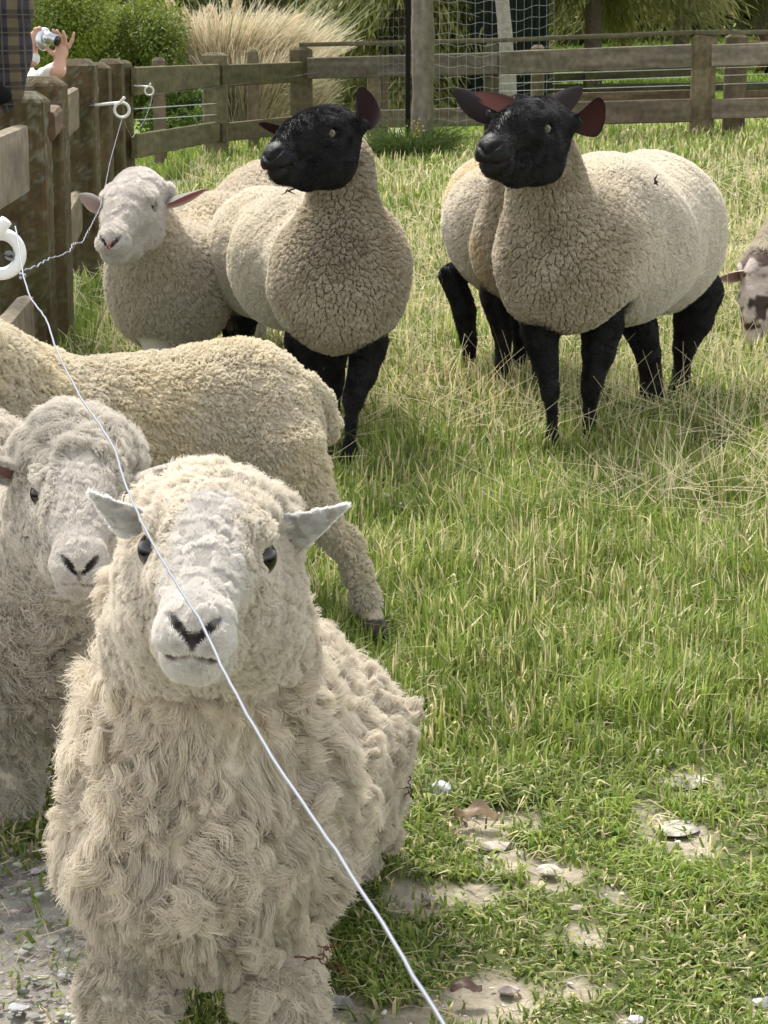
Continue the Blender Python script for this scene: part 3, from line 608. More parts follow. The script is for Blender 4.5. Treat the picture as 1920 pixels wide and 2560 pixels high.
strands('leaves', pg, pp, np.full(n, .0055, np.float32), gcol*(.55+.6*r.rand(n, 1)), M_STRAW)
for (x0, y0, x1, y1, D, w) in ((420, -5, 436, 42, 26.5, 17), (524, 12, 532, 88, 26.6, 22), (478, 62, 490, 98, 26.4, 15), (598, -25, 586, 52, 27, 16), (556, -30, 560, 16, 27.1, 10), (760, 34, 702, 78, 27, 15), (402, 52, 428, 92, 26.3, 16), (690, 100, 684, 140, 26.6, 14), (540, 45, 520, 92, 26.5, 15), (462, 20, 470, 80, 26.7, 15), (625, 60, 600, 115, 26.4, 16), (500, 70, 505, 120, 26.2, 16), (575, 50, 565, 105, 26.1, 14)):
    a = P(x0, y0, D); b = P(x1, y1, D); n = 700; t = r.rand(n)[:, None]; ax_ = a-b; wr = w*1.45/pxm(D, 1.3)*.5; th = np.sin(np.clip(t*1.05+.05, 0, 1)*math.pi)**.6
    base = b+ax_*t+norm(r.randn(n, 3))*wr*th*.35*r.rand(n, 1); tip = base+ax_*.10+norm(r.randn(n, 3)*[1, 1, .4]+norm(ax_)*.9)*wr*th*1.1; s_ = np.linspace(0, 1, 4)[None, :, None]
    q = base[:, None, :]*(1-s_)+tip[:, None, :]*s_; pl = strands('plume', pg, q, np.full(n, .005, np.float32), np.tile((.86, .76, .55), (n, 1))*(.8+.3*r.rand(n, 1)), M_STRAW)
    cgr = np.array((b[0]+r.uniform(-.15, .15), D, .5)); s2 = np.linspace(0, 1, 5)[:, None]; strands('stem', pg, np.array([cgr*(1-s2)+b*s2]), np.full(1, .006, np.float32), np.array([[.5, .42, .25]]), M_STRAW)
fx = empty('flax_plant', (float(X(665, 28)), 28, 0), 'flax with broad grey-green strap leaves rising behind the pampas clump', 'plant')
n = 90; az = r.rand(n)*6.28; b = np.stack([X(665, 28)+np.cos(az)*.18, 28+np.sin(az)*.18, np.full(n, .2)], -1); Vs = []; Fs = []; Cs = []
for i in range(n):
    o = np.array((math.cos(az[i]), math.sin(az[i]), 0)); sp = .15+.75*r.rand(); L = 1.2+.9*r.rand(); s = np.array((-o[1], o[0], 0)); b0 = len(Vs); cc = np.array((.28, .34, .20))*(.6+.7*r.rand())
    for j in range(8):
        t = j/7; c = b[i]+L*(o*sp*t+np.array((0, 0, 1))*(t-.45*sp*t*t)); w = .028*(1-t**2.5)+.001; Vs += [c-s*w, c+o*.008, c+s*w]; Cs += [cc]*3
        if j: 
            for q in (0, 1): Fs.append([b0+(j-1)*3+q, b0+(j-1)*3+q+1, b0+j*3+q+1, b0+j*3+q])
mesh_obj('leaves', Vs, np.array(Fs), M_LEAF, fx, np.array(Cs))
# a few weeds with yellow flowers at the foot of the pole
wd = empty('weed_clump', (float(X(1045, 21)), 21, 0), 'rank weeds with small yellow flowers at the foot of the tall pole', 'weeds')
q = arching(2600, (float(X(1030, 21.0)), 21.0, float(gz(.3, 21))), .30, .62, r, spread=.5)[:1100]; strands('stems', wd, q, np.full(1100, .0035, np.float32), np.array((.08, .12, .03))*(.5+.9*r.rand(1100, 1)), M_STRAW)
n = 40; p = np.stack([X(1040, 21)+r.randn(n)*.04, 20.85+r.randn(n)*.05, .22+r.rand(n)*.25], -1); fl_ = leaf_mesh('flowers', p, r.randn(n, 3), r.randn(n, 3)+np.array((0, -1, .5)), np.full(n, .022), np.full(n, .018), np.tile((.55, .38, .04), (n, 1)), M_LEAF, wd); fl_['kind'] = 'stuff'
import sys
# ---------------------------------------------------------------- sheep
def hR(yaw, pitch, roll):
    cy, sy = math.cos(yaw), math.sin(yaw); c, s = math.cos(pitch), math.sin(pitch); cr, sr = math.cos(roll), math.sin(roll)
    return np.array([[cy, -sy, 0], [sy, cy, 0], [0, 0, 1]])@np.array([[c, 0, s], [0, 1, 0], [-s, 0, c]])@np.array([[1, 0, 0], [0, cr, -sr], [0, sr, cr]])
EYE = (.085, .052, -.012)
# groups: 0 woolly body, 1 bare head, 2 bare leg, 3 woolly leg, 4 topknot wool, 5 hoof
def head_sdf(kind):
    s = SDF()
    s.ell((0, 0, -.008), (.075, .062, .066), k=.02, g=1)
    s.ell((.07, 0, -.004), (.085, .052, .05), k=.03, g=1)
    bow = .012 if kind == 'black' else 0
    s.chain([((.07, 0, -.012), .05), ((.15, 0, -.03+bow), .038), ((.225, 0, -.052+bow*.3), .030)], k=.025, g=1)
    wide = 1.0
    s.ell((.236, 0, -.061), (.034, .032 if kind == 'wool' else .036, .028), k=.02, g=1)              # upper lip
    for q in (-1, 1):
        s.ell((.238 if kind != 'black' else .232, q*(.0155 if kind == 'wool' else .018), -.069), (.026, .020, .018), k=.012, g=1)     # lip halves
        s.ell((.05, q*.034, -.06), (.075, .03, .058), k=.03, g=1)         # cheek
        s.ell((.078, q*.050, .012), (.03, .014, .013), M=hR(q*.25, .1, 0), k=.014, g=1) if kind != 'black' else s.ell((.07, q*.046, .012), (.04, .012, .010), M=hR(q*.2, .1, 0), k=.02, g=1)
        s.ell((.095, q*.046, -.032), (.03, .012, .012), k=.015, g=1)      # below the eye
        s.rc((-.015, q*.050, .0), (-.022, q*.068, .002), .022, .016, k=.02, g=1)         # ear root
    s.chain([((.03, 0, -.085), .045), ((.13, 0, -.095), .03), ((.205, 0, -.095), .021)], k=.03, g=1)       # jaw
    s.ell((.226, 0, -.094), (.027, .026, .017), k=.012, g=1)              # chin
    for q in (-1, 1):
        s.ell((.083, q*.062, -.012), (.017, .013, .011), M=hR(q*.3, .15, 0), k=.010, g=1, sub=True)  # eye socket
        s.chain([((.266, q*.005, -.062), .0022), ((.265, q*.012, -.0535), .0034), ((.258, q*.0205, -.046), .0032), ((.253, q*.0250, -.0425), .0015)], k=.006, g=1, sub=True)  # nostril
        s.chain([((.266, 0, -.0825), .0034), ((.258, q*.017, -.0855), .0036), ((.240, q*.030, -.079), .0034), ((.212, q*.0380, -.066), .002)], k=.006, g=1, sub=True)    # mouth
    s.chain([((.273, 0, -.060), .0022), ((.270, 0, -.082), .0024)], k=.005, g=1, sub=True)               # split of the lip
    return s
def nose_dist(V):                        # head-local: distance to nostrils, mouth, lip split
    s1 = SDF(); s2 = SDF()
    for q in (-1, 1):
        s1.chain([((.266, q*.005, -.062), .0022), ((.265, q*.012, -.0535), .0034), ((.258, q*.0205, -.046), .0032), ((.253, q*.0250, -.0425), .0015)])
        s2.chain([((.266, 0, -.0825), .002), ((.258, q*.017, -.0855), .002), ((.240, q*.030, -.079), .002), ((.212, q*.0380, -.066), .001)])
    s2.chain([((.273, 0, -.060), .001), ((.270, 0, -.082), .001)])
    return gdist(s1, V, 0), gdist(s2, V, 0)
def ear_mesh(base, tip, face, width, cup, th=.004, blunt=.6, sag=.0, nick=0, spike=0):
    base, tip, face = (np.array(q, float) for q in (base, tip, face)); ax = tip-base; ln = np.linalg.norm(ax); a = ax/ln
    face = face-a*(face@a); face /= np.linalg.norm(face); side = np.cross(a, face)
    nu, nv = 22, 13; V = []; C = []
    for lay in (1, -1):
        for i in range(nu):
            u = i/(nu-1); w = width*.66*(.42+.58*math.sin(min(u*1.9, 1.57)))*(1-u**(2.2*blunt))**.55 if u < 1 else 0
            if spike: w = width*.5*(1-u**1.25)**.85*(1-.12*math.sin(u*3.1))
            cu = cup*(1-.55*u)
            for j in range(nv):
                v = -1+2*j/(nv-1); ang = v*1.25*(1-.45*u)
                if nick and abs(u-.8) < .09 and v < -.3: continue_w = w*.55
                else: continue_w = w
                x = continue_w*math.sin(ang)/1.0; z = continue_w*cu*(1-math.cos(ang))*1.6
                p = base+ax*u+side*x+face*(z-sag*ln*u*u)+face*lay*th*.5*(1-v*v)*(1-u*.7)
                V.append(p); C.append((u, v, lay))
    Fs = []
    for l in range(2):
        o = l*nu*nv
        for i in range(nu-1):
            for j in range(nv-1):
                q = [o+i*nv+j, o+(i+1)*nv+j, o+(i+1)*nv+j+1, o+i*nv+j+1]; Fs.append(q if l else q[::-1])
    for i in range(nu-1):
        for j in (0, nv-1):
            q = [i*nv+j, (i+1)*nv+j, nu*nv+(i+1)*nv+j, nu*nv+i*nv+j]; Fs.append(q if j else q[::-1])
    return np.array(V), np.array(Fs), np.array(C)
def eye_mesh(c, r, axis, up, iris, slit, irad=.75):
    nu, nv = 28, 40; axis = norm(np.array(axis, float)); up = np.array(up, float); up = norm(up-axis*(up@axis)); sd_ = np.cross(axis, up)
    V = []; C = []
    for i in range(nu+1):
        th = math.pi*(i/nu)**1.3
        for j in range(nv):
            ph = 2*math.pi*j/nv; n = axis*math.cos(th)+math.sin(th)*(up*math.sin(ph)+sd_*math.cos(ph)); V.append(c+r*n)
            hx = math.sin(th)*math.cos(ph); hz = math.sin(th)*math.sin(ph)
            pup = abs(hz) < .17*math.sqrt(max(0, 1-(hx/.5)**2)) and abs(hx) < .5 if slit else math.hypot(hx, hz) < .38
            C.append((.004, .004, .005) if (pup or th > 1.2) else (iris if math.sin(th) < irad else (.012, .009, .008)))
    Fs = [[i*nv+j, i*nv+(j+1) % nv, (i+1)*nv+(j+1) % nv, (i+1)*nv+j] for i in range(nu) for j in range(nv)]
    return np.array(V), np.array(Fs)[:, ::-1], np.array(C)

WOOLC = np.array((.70, .635, .54)); WHITEC = np.array((.47, .445, .41)); BLK = np.array((.006, .0055, .006)); BRN = np.array((.07, .042, .034))
def build_sheep(name, label, kind, body, head, ears, hb=.008, hh=.0045, body_noise=(.008, .12, 1), skin=None, headbox=1.0, group='sheep in the paddock', extra_head=None, wool_zone=None, base_at=None, eye=1.0):
    """body: SDF in world coordinates. head: (pos, yaw, pitch, roll, scale) or None. ears: list of dicts in world or head coordinates"""
    allp = SDF(); allp.pr = list(body.pr)
    lo = np.min([bbox(q)[0] for q in body.pr], 0); hi = np.max([bbox(q)[1] for q in body.pr], 0)
    base = base_at if base_at is not None else ((lo[0]+hi[0])/2, (lo[1]+hi[1])/2, 0)
    root = empty('sheep', tuple(float(x) for x in base), label, 'sheep', group)
    V, Fq = polygonise(body, hb, noise=body_noise)
    part = [(V, Fq)]; hinfo = None
    if head is not None:
        pos, yaw, pitch, roll, sc = head; M = hR(math.radians(yaw), math.radians(pitch), math.radians(roll)); pos = np.array(pos)
        hs = head_sdf(kind)
        if extra_head is not None: extra_head(hs)
        hw = hs.moved(pos, M, sc)
        # one surface: neck primitives are meshed again with the head at the finer step
        for q in body.pr:
            if q[6] == 0 and np.linalg.norm((q[2] if q[0] == 'rc' else q[1])-pos) < .3*sc:
                hw.pr.append(q)
        corners = np.array([pos+sc*M@np.array(c) for c in [(x, y, z) for x in (-.12, .285) for y in (-.13, .13) for z in (-.16, .12)]])
        Vh, Fh = polygonise(hw, hh*sc, corners.min(0), corners.max(0), noise=(.0015, .03, 5))
        # keep head faces; drop body faces that lie well inside the head volume, and the cut edges of the re-meshed neck
        part.append((Vh, Fh)); hinfo = (pos, M, sc)
    Vs = np.concatenate([p_[0] for p_ in part]); ofs = np.cumsum([0]+[len(p_[0]) for p_ in part])
    Fs = np.concatenate([p_[1]+ofs[i] for i, p_ in enumerate(part)])
    return root, Vs, Fs, ofs, hinfo
def head_local(V, hinfo): 
    pos, M, sc = hinfo; return ((V-pos)@M/sc).astype(np.float32)
def add_eyes(root, hinfo, iris, slit, r=.0155, only=(1, -1), out=.0):
    pos, M, sc = hinfo
    for q in only:
        c = np.array((EYE[0]+out*.8, q*(EYE[1]-.0035+out), EYE[2])); ax = np.array((.62, q*.8, .04))
        V, Fq, C = eye_mesh(pos+sc*M@c, r*sc, M@ax, M@np.array((0, 0, 1.)), iris, slit)
        mesh_obj('eye', V, Fq, M_EYE, root, C)
def add_ear(root, base, tip, face, width, cup, outc, inc, edge=None, mat=None, hair=None, label=None, **k):
    V, Fq, C = ear_mesh(base, tip, face, width, cup, **k)
    u, v, lay = C.T; col = np.where((lay > 0)[:, None], np.array(inc), np.array(outc))
    e = edge if edge is not None else outc
    m = np.clip((np.abs(v)-.78)/.15, 0, 1)*(lay > 0); m = np.maximum(m, np.clip((u-.93)/.05, 0, 1))
    col = col*(1-m[:, None])+np.array(e)*m[:, None]
    o = mesh_obj('ear', V, Fq, mat or M_SKIN, root, col)
    if label: o['label'] = label
    if hair:
        n, L, rad, hc = hair; a = norm(np.array(tip)-np.array(base))
        fleece('ear_hair', o, V.astype(np.float32), Fq, ((lay < 0) | (np.abs(v) > .8) | (u > .85)).astype(np.float32), n, np.full(len(V), L), rad, ((.008, .0),), lambda p: np.tile(a, (len(p), 1)), .5, (.03, 1), hc, mat=M_COAT, k=4, frizz=.25)
    return o
def S_chain(s, pts, k=.02, g=0): return s.chain([PR(*q) for q in pts], k=k, g=g)
def S_ball(s, x, y, D, r, k=.06, g=0, sc=(1, 1, 1), M=None):
    c, rr = PR(x, y, D, r); return s.ell(c, np.array(sc)*rr, M=M, k=k, g=g)
def grav(p): return np.tile(np.array([0, 0, -1.], np.float32), (len(p), 1))
def woolcol(base, dirt=0., seed=3, yellow=0.):
    base = np.array(base, np.float32)
    def f(p):
        a = fbm(p, .16, seed)[:, None]; b = fbm(p, .05, seed+9)[:, None]
        c = base*(1+(a-.5)*.22)
        c = c*(1-np.array([.05, .12, .3])*yellow*smooth(.45, .7, a))
        low = smooth(.55, .12, p[:, 2:3]); c = c*(1-dirt*low*(.35+.5*b))
        return c.astype(np.float32)
    return f
def paint(V, ofs, body, hinfo, woolbase, headcol, legcol, blend=.012, hoof=None, extra=None):
    col = np.tile(np.array(woolbase, float), (len(V), 1))
    dw = gdist(body, V, 0); dl = gdist(body, V, 2)
    m = smooth(-blend, blend, dw-dl)[:, None]; col = col*(1-m)+np.array(legcol)*m
    if hinfo is not None:
        L = head_local(V, hinfo); hs = head_sdf('x'); dh = gdist(hs, L, 1)*hinfo[2]
        inh = np.zeros(len(V)); inh[ofs[1]:] = 1
        m = (smooth(-.02, .02, dw-dh)*inh)[:, None]; col = col*(1-m)+np.array(headcol)*m
        if extra is not None: col = extra(L, col, inh)
    return col
# ---- 1. the fluffy sheep in front
def sheep_front():
    b = SDF()
    S_ball(b, 505, 2060, 2.48, 306, k=.08, sc=(1.02, 1.0, 1.05))            # chest
    S_ball(b, 505, 2135, 2.50, 240, k=.08, sc=(1.0, .9, .95))
    b.rc(*[q for q in (P(540, 1960, 2.55), P(720, 1960, 3.15))], .125, .165, k=.08)   # barrel
    S_ball(b, 735, 1870, 3.0, 262, k=.08)
    S_ball(b, 640, 1850, 2.7, 285, k=.08)
    b.rc(P(512, 1850, 2.46), P(512, 1545, 2.40), .118, .098, k=.06)          # neck ruff
    for x, x2, D in ((325, 322, 2.42), (700, 706, 2.44)):
        S_chain(b, [(x+(30 if x < 500 else -10), 2330, D+.04, 96), (x, 2500, D, 80), (x2, 2640, D, 62), (x2, 2760, D-.01, 46)], k=.025, g=0)
        S_chain(b, [(x2, 2760, D-.01, 44), (x2-4, 2830, D-.04, 50)], k=.02, g=2)
    for x, D in ((640, 3.15), (800, 3.12)):
        S_chain(b, [(x, 2050, D, 150), (x+8, 2220, D+.05, 80), (x, 2330, D+.04, 50), (x, 2420, D, 48)], k=.03, g=0)
    pos = np.array([-.1803, 2.25, .7393]); head = (pos, -88.7, -3.5, -4.7, 1.0)
    def extra(hs):
        hs.ell((-.03, 0, -.004), (.072, .062, .052), k=.03, g=4)
        for q in (-1, 1): hs.ell((.015, q*.045, -.07), (.075, .03, .055), k=.03, g=4)
        hs.rc((-.02, 0, -.07), (-.12, 0, -.16), .085, .1, k=.05, g=4)
    root, V, Fq, ofs, hi = build_sheep('sheep', 'shaggy cream sheep in front looking straight ahead with white ears raised', 'wool', b, head, None, hb=.008, hh=.0022, extra_head=extra, base_at=(-.15, 2.75, 0), body_noise=(.011, .08, 1))
    L = head_local(V, hi); x, y, z = L.T; inh = np.zeros(len(V)); inh[ofs[1]:] = 1
    # bare white face: a strip from the brow widening to the muzzle
    wid = np.interp(x, [.05, .09, .13, .17, .2, .24], [.010, .018, .024, .031, .045, .075])
    face = inh*smooth(.010, -.006, np.abs(y)-wid)*smooth(.082, .092, x)*smooth(-.16, -.125, z+.0*x)
    edist = np.minimum(np.linalg.norm(L-np.array(EYE), axis=1), np.linalg.norm(L-np.array(EYE)*[1, -1, 1], axis=1))
    eyez = inh*smooth(.024, .018, edist)
    dn, dm = nose_dist(L)
    col = np.tile(np.array((.64, .57, .47)), (len(V), 1)); col = col*(1-face[:, None])+WHITEC*face[:, None]
    col = col*(1-(eyez*.9)[:, None])+np.array((.10, .065, .055))*(eyez*.9)[:, None]
    m = (inh*smooth(.0035, .0005, dn))[:, None]; col = col*(1-m)+np.array((.02, .014, .013))*m
    tri = inh*smooth(.004, .0, np.abs(y)-.012*smooth(-.074, -.052, z))*smooth(-.078, -.070, z)*smooth(-.050, -.058, z)*(x > .24)
    col = col*(1-tri[:, None])+np.array((.03, .022, .02))*tri[:, None]
    m = (inh*smooth(.0055, .0015, dm))[:, None]; col = col*(1-m)+np.array((.07, .03, .028))*m
    mesh_obj('body', V, Fq, M_SKIN, root, col)
    add_eyes(root, hi, (.018, .011, .007), False, r=.0205, out=.002)
    own = np.ones(len(V)); own[:ofs[1]] = smooth(-.002, .012, gdist(head_sdf('x').moved(hi[0], hi[1], hi[2]), V[:ofs[1]], 1))
    woolz = own*(1-face)*(1-eyez)*np.where(inh > 0, smooth(-.0, .004, dn), 1)
    near = np.where(inh > 0, np.clip(smooth(.0, .05, np.abs(y)-wid+.0)*.5+.5, 0, 1), 1)
    top = inh*smooth(.0, .03, z)*smooth(.13, .05, x)
    leg = smooth(.30, .2, V[:, 2])
    ln = np.where(inh > 0, .015*near+.008*top, .034+.016*smooth(.66, .5, V[:, 2])*(V[:, 1] < 2.55))*(1-.35*leg)
    ln = ln*(1-.5*inh*smooth(.065, .03, edist)*(1-.5*top))
    def flow(p):
        l = head_local(p, hi); d = np.stack([p[:, 0]*0, p[:, 0]*0, -np.ones(len(p))], 1)
        away = -hi[1][:, 0]                                        # backwards along the head
        m_ = smooth(.16, .0, np.linalg.norm(l-np.array([.05, 0, -.03]), axis=1))[:, None]
        out = norm(np.stack([(p[:, 0]-hi[0][0]), p[:, 0]*0+.25, (p[:, 2]-hi[0][2])*.6-.02], 1))
        sidew = np.stack([np.tanh((p[:, 0]+.21)/.12)*.5, np.full(len(p), .35), -np.ones(len(p))], 1)
        return norm(sidew*(1-m_)+(out+away)*m_).astype(np.float32)
    wc = woolcol((.83, .75, .63), dirt=.25, seed=3)
    chest = ((inh == 0) & (V[:, 2] < .60)).astype(float)
    bodyz = woolz*(inh == 0); headz = woolz*(inh > 0)
    fleece('fleece', root, V, Fq, bodyz, 450000, ln*.92, .00052, ((.048, .5), (.017, .72)), flow, .62, (.10, 1.5), wc, seed=2, k=8, frizz=.13, lenvar=.42, cvar=.08, tuft=1.5, stretch=(1, 1, .6))
    fleece('head_wool', root, V, Fq, headz, 150000, ln, .00042, ((.022, .35), (.008, .55)), flow, .5, (.13, 1.6), woolcol((.84, .775, .67), 0, 4), seed=5, k=7, frizz=.2, lenvar=.4, tuft=1.1, cvar=.05, away=([hi[0]+hi[2]*hi[1]@np.array((EYE[0]+.004, q*(EYE[1]+.004), EYE[2])) for q in (-1, 1)], .055))
    def fflow(p):
        l = head_local(p, hi); d = np.stack([-np.ones(len(p))*1.0, l[:, 1]*6, l[:, 0]*0+.25], 1); return norm(d@hi[1].T).astype(np.float32)
    fz = face*smooth(.002, .005, dn)*smooth(.004, .009, dm)*(1-eyez)*(1-tri)
    fleece('face_hair', root, V, Fq, fz, 120000, np.interp(x, [.05, .2, .26], [.009, .006, .003]), .00026, ((.01, .0),), fflow, .52, (.03, 1), woolcol((.86, .82, .77), 0, 5), seed=6, mat=M_COAT, k=4, frizz=.22, cvar=.05)
    pos, M, sc = hi
    for (bx, by, bD, tx, ty, tD) in ((345, 1335, 2.20, 222, 1216, 2.17), (725, 1350, 2.24, 870, 1245, 2.22)):
        B, T = P(bx, by, bD), P(tx, ty, tD)
        add_ear(root, B, T, np.array((0, 1., .45)), .054, .55, (.78, .77, .74), (.45, .28, .24), edge=(.66, .64, .6), mat=M_COAT, hair=(14000, .004, .0003, (.92, .90, .87)), spike=1, sag=.10 if tx < 500 else .14)
    return root
# ---- 2. the sheep behind it at the frame's edge
def sheep_left():
    b = SDF()
    S_ball(b, -90, 1560, 3.42, 270, k=.08, sc=(1, 1, 1.05)); S_ball(b, -40, 1690, 3.40, 205, k=.08)
    b.rc(P(-90, 1500, 3.5), P(-70, 1330, 4.1), .155, .165, k=.08)
    S_ball(b, -60, 1270, 3.8, 210, k=.08)
    b.rc(P(-20, 1560, 3.35), P(150, 1360, 3.24), .13, .092, k=.06)
    for x, D in ((25, 3.36), (-200, 3.42)):
        S_chain(b, [(x-15, 1800, D+.04, 100), (x, 1930, D, 56), (x+2, 2030, D, 44), (x, 2060, D, 40)], k=.04, g=0)
        S_chain(b, [(x, 2060, D, 34), (x-4, 2110, D-.03, 38)], k=.02, g=2)
    for x, D in ((-170, 4.1), (20, 4.15)):
        S_chain(b, [(x, 1450, D, 110), (x, 1600, D+.05, 60), (x, 1700, D+.03, 40), (x, 1770, D, 36)], k=.03, g=0)
    pos = np.array([-.4400, 3.1, .6347]); head = (pos, -81.7, 6.5, -4.6, 1.0)
    def extra(hs):
        hs.ell((-.025, 0, .012), (.078, .07, .052), k=.03, g=4)
        for q in (-1, 1): hs.ell((.012, q*.045, -.07), (.072, .03, .055), k=.03, g=4)
        hs.rc((-.03, 0, -.07), (-.12, 0, -.15), .085, .1, k=.05, g=4)
    root, V, Fq, ofs, hi = build_sheep('sheep', 'woolly cream sheep with a curly topknot behind the shaggy one, cut by the frame', 'wool', b, head, None, hb=.010, hh=.0028, extra_head=extra, base_at=(-.6, 3.7, 0))
    L = head_local(V, hi); x, y, z = L.T; inh = np.zeros(len(V)); inh[ofs[1]:] = 1
    wid = np.interp(x, [.05, .09, .13, .17, .2, .24], [.018, .026, .032, .042, .07, .09])
    face = inh*smooth(.012, -.006, np.abs(y)-wid)*smooth(.078, .09, x)*smooth(-.16, -.125, z)
    edist = np.minimum(np.linalg.norm(L-np.array(EYE), axis=1), np.linalg.norm(L-np.array(EYE)*[1, -1, 1], axis=1))
    eyez = inh*smooth(.023, .017, edist); dn, dm = nose_dist(L)
    col = np.tile(np.array((.58, .52, .43)), (len(V), 1)); col = col*(1-face[:, None])+WHITEC*.93*face[:, None]
    col = col*(1-(eyez*.9)[:, None])+np.array((.12, .08, .07))*(eyez*.9)[:, None]
    m = (inh*smooth(.0035, .0005, dn))[:, None]; col = col*(1-m)+np.array((.02, .014, .013))*m
    m = (inh*smooth(.005, .001, dm))[:, None]; col = col*(1-m)+np.array((.05, .03, .03))*m
    mesh_obj('body', V, Fq, M_SKIN, root, col); add_eyes(root, hi, (.018, .011, .007), False, r=.0185, out=.002)
    own = np.ones(len(V)); own[:ofs[1]] = smooth(-.002, .012, gdist(head_sdf('x').moved(*hi), V[:ofs[1]], 1))
    woolz = own*(1-face)*(1-eyez)
    top = inh*smooth(-.005, .03, z)*smooth(.13, .05, x)
    ln = np.where(inh > 0, .016+.012*top, .034)*(1-.5*smooth(.25, .12, V[:, 2]))
    ln = ln*(1-.5*inh*smooth(.065, .03, edist)*(1-.5*top))
    def flow(p):
        l = head_local(p, hi); m_ = smooth(.18, .0, np.linalg.norm(l-np.array([.05, 0, -.03]), axis=1))[:, None]
        out = norm(np.stack([(p[:, 0]-hi[0][0]), p[:, 0]*0+.3, (p[:, 2]-hi[0][2])*.6-.03], 1))
        sd_ = np.tile(np.array([.2, .3, -1]), (len(p), 1)); return norm(sd_*(1-m_)+out*m_).astype(np.float32)
    fleece('fleece', root, V, Fq, woolz*(inh == 0), 170000, ln, .0009, ((.04, .45), (.015, .6)), flow, .5, (.13, 2.2), woolcol((.76, .70, .61), .25, 7), seed=12, k=7, frizz=.25, lenvar=.3, tuft=1.2)
    fleece('head_wool', root, V, Fq, woolz*(inh > 0), 90000, ln, .00058, ((.022, .6), (.009, .5)), flow, .45, (.24, 2.0), woolcol((.78, .73, .65), 0, 8), seed=15, k=7, frizz=.2, lenvar=.3, tuft=1.2, cvar=.05, away=([hi[0]+hi[2]*hi[1]@np.array((EYE[0]+.004, q*(EYE[1]+.004), EYE[2])) for q in (-1, 1)], .055))
    def fflow(p):
        l = head_local(p, hi); d = np.stack([-np.ones(len(p)), l[:, 1]*6, l[:, 0]*0+.25], 1); return norm(d@hi[1].T).astype(np.float32)
    fz = face*smooth(.002, .005, dn)*smooth(.004, .009, dm)*(1-eyez)
    fleece('face_hair', root, V, Fq, fz, 45000, np.interp(x, [.05, .2, .26], [.009, .006, .003]), .00034, ((.01, .0),), fflow, .52, (.03, 1), woolcol((.80, .755, .70), 0, 5), seed=16, mat=M_COAT, k=4, frizz=.22, cvar=.05)
    add_ear(root, P(85, 1180, 3.08), P(-80, 1130, 3.05), np.array((.1, -.55, -.8)), .068, .9, (.66, .6, .54), (.22, .13, .12), mat=M_COAT, hair=(6000, .006, .0004, (.72, .68, .62)), blunt=1.0)
    add_ear(root, P(335, 1200, 3.06), P(478, 1160, 3.0), np.array((-.1, -.55, -.8)), .060, .9, (.66, .61, .55), (.16, .06, .06), mat=M_COAT, hair=(6000, .006, .0004, (.75, .71, .65)), blunt=1.0)
    return root
# ---- 3. the shorn sheep walking off to the left
def sheep_mid():
    b = SDF()
    S_ball(b, 590, 1050, 4.62, 178, k=.10, sc=(1.05, .95, 1)); b.rc(P(600, 1060, 4.62), P(60, 1068, 4.45), .148, .130, k=.08)
    S_ball(b, 660, 1120, 4.56, 120, k=.06, sc=(1, .8, 1.1)); S_ball(b, 40, 1070, 4.42, 158, k=.08)
    b.rc(P(30, 1010, 4.4), P(-150, 850, 4.15), .115, .075, k=.08)
    S_chain(b, [(700, 1150, 4.52, 118), (775, 1265, 4.50, 56), (840, 1345, 4.50, 34), (866, 1368, 4.50, 33), (893, 1430, 4.50, 30), (914, 1490, 4.49, 26), (925, 1540, 4.48, 25)], k=.02, g=0)
    S_chain(b, [(925, 1535, 4.48, 24), (930, 1556, 4.47, 26), (934, 1580, 4.45, 33)], k=.01, g=2)
    S_chain(b, [(640, 1180, 4.72, 100), (650, 1290, 4.72, 55), (690, 1370, 4.72, 40), (690, 1470, 4.72, 34), (685, 1540, 4.7, 32)], k=.035, g=0)
    for x, D in ((90, 4.35), (30, 4.55)):
        S_chain(b, [(x, 1160, D, 80), (x, 1300, D, 45), (x, 1450, D, 34), (x, 1560, D, 34)], k=.035, g=0)
    S_chain(b, [(765, 965, 4.62, 32), (800, 1005, 4.68, 28), (818, 1060, 4.70, 24), (812, 1088, 4.70, 18)], k=.012, g=0)      # tail
    hp = P(-255, 760, 4.0)
    root, V, Fq, ofs, hi = build_sheep('sheep', 'shorn yellowish sheep with its rump and short tail turned, no head in view', 'wool', b, (hp, -140, 20, 0, 1.1), None, hb=.009, hh=.006, base_at=(-.45, 4.6, 0))
    col = np.tile(np.array((.46, .38, .28)), (len(V), 1)); inh = np.zeros(len(V)); inh[ofs[1]:] = 1; col[inh > 0] = WHITEC; col[(V[:, 2] < .045)] = (.07, .055, .045)
    mesh_obj('body', V, Fq, M_SKIN, root, col); add_eyes(root, hi, (.3, .2, .05), True)
    pos, M, sc = hi
    for q in (1, -1): add_ear(root, pos+sc*M@np.array((-.015, q*.075, .005)), pos+sc*M@np.array((-.03, q*.18, -.01)), M@np.array((.8, 0, -.3)), .06, .9, (.7, .65, .6), (.4, .22, .2))
    dl = gdist(b, V, 2); mask = ((inh == 0) & (dl > .01)).astype(float)
    neck = smooth(-.62, -.85, V[:, 0]); hleg = smooth(-.05, .0, V[:, 0])*smooth(.45, .35, V[:, 2])
    ln = (.018+.008*neck)*(1-.55*hleg)
    def flow(p): return np.tile(np.array([.75, -.1, -.75], np.float32), (len(p), 1))
    fleece('fleece', root, V, Fq, mask, 260000, ln, .00115, ((.026, .16), (.0095, .75)), flow, .5, (.1, 1.2), woolcol((.80, .73, .59), .25, 21, .35), seed=22, k=5, frizz=.12, lenvar=.2, cvar=.06, tuft=.9)
    return root
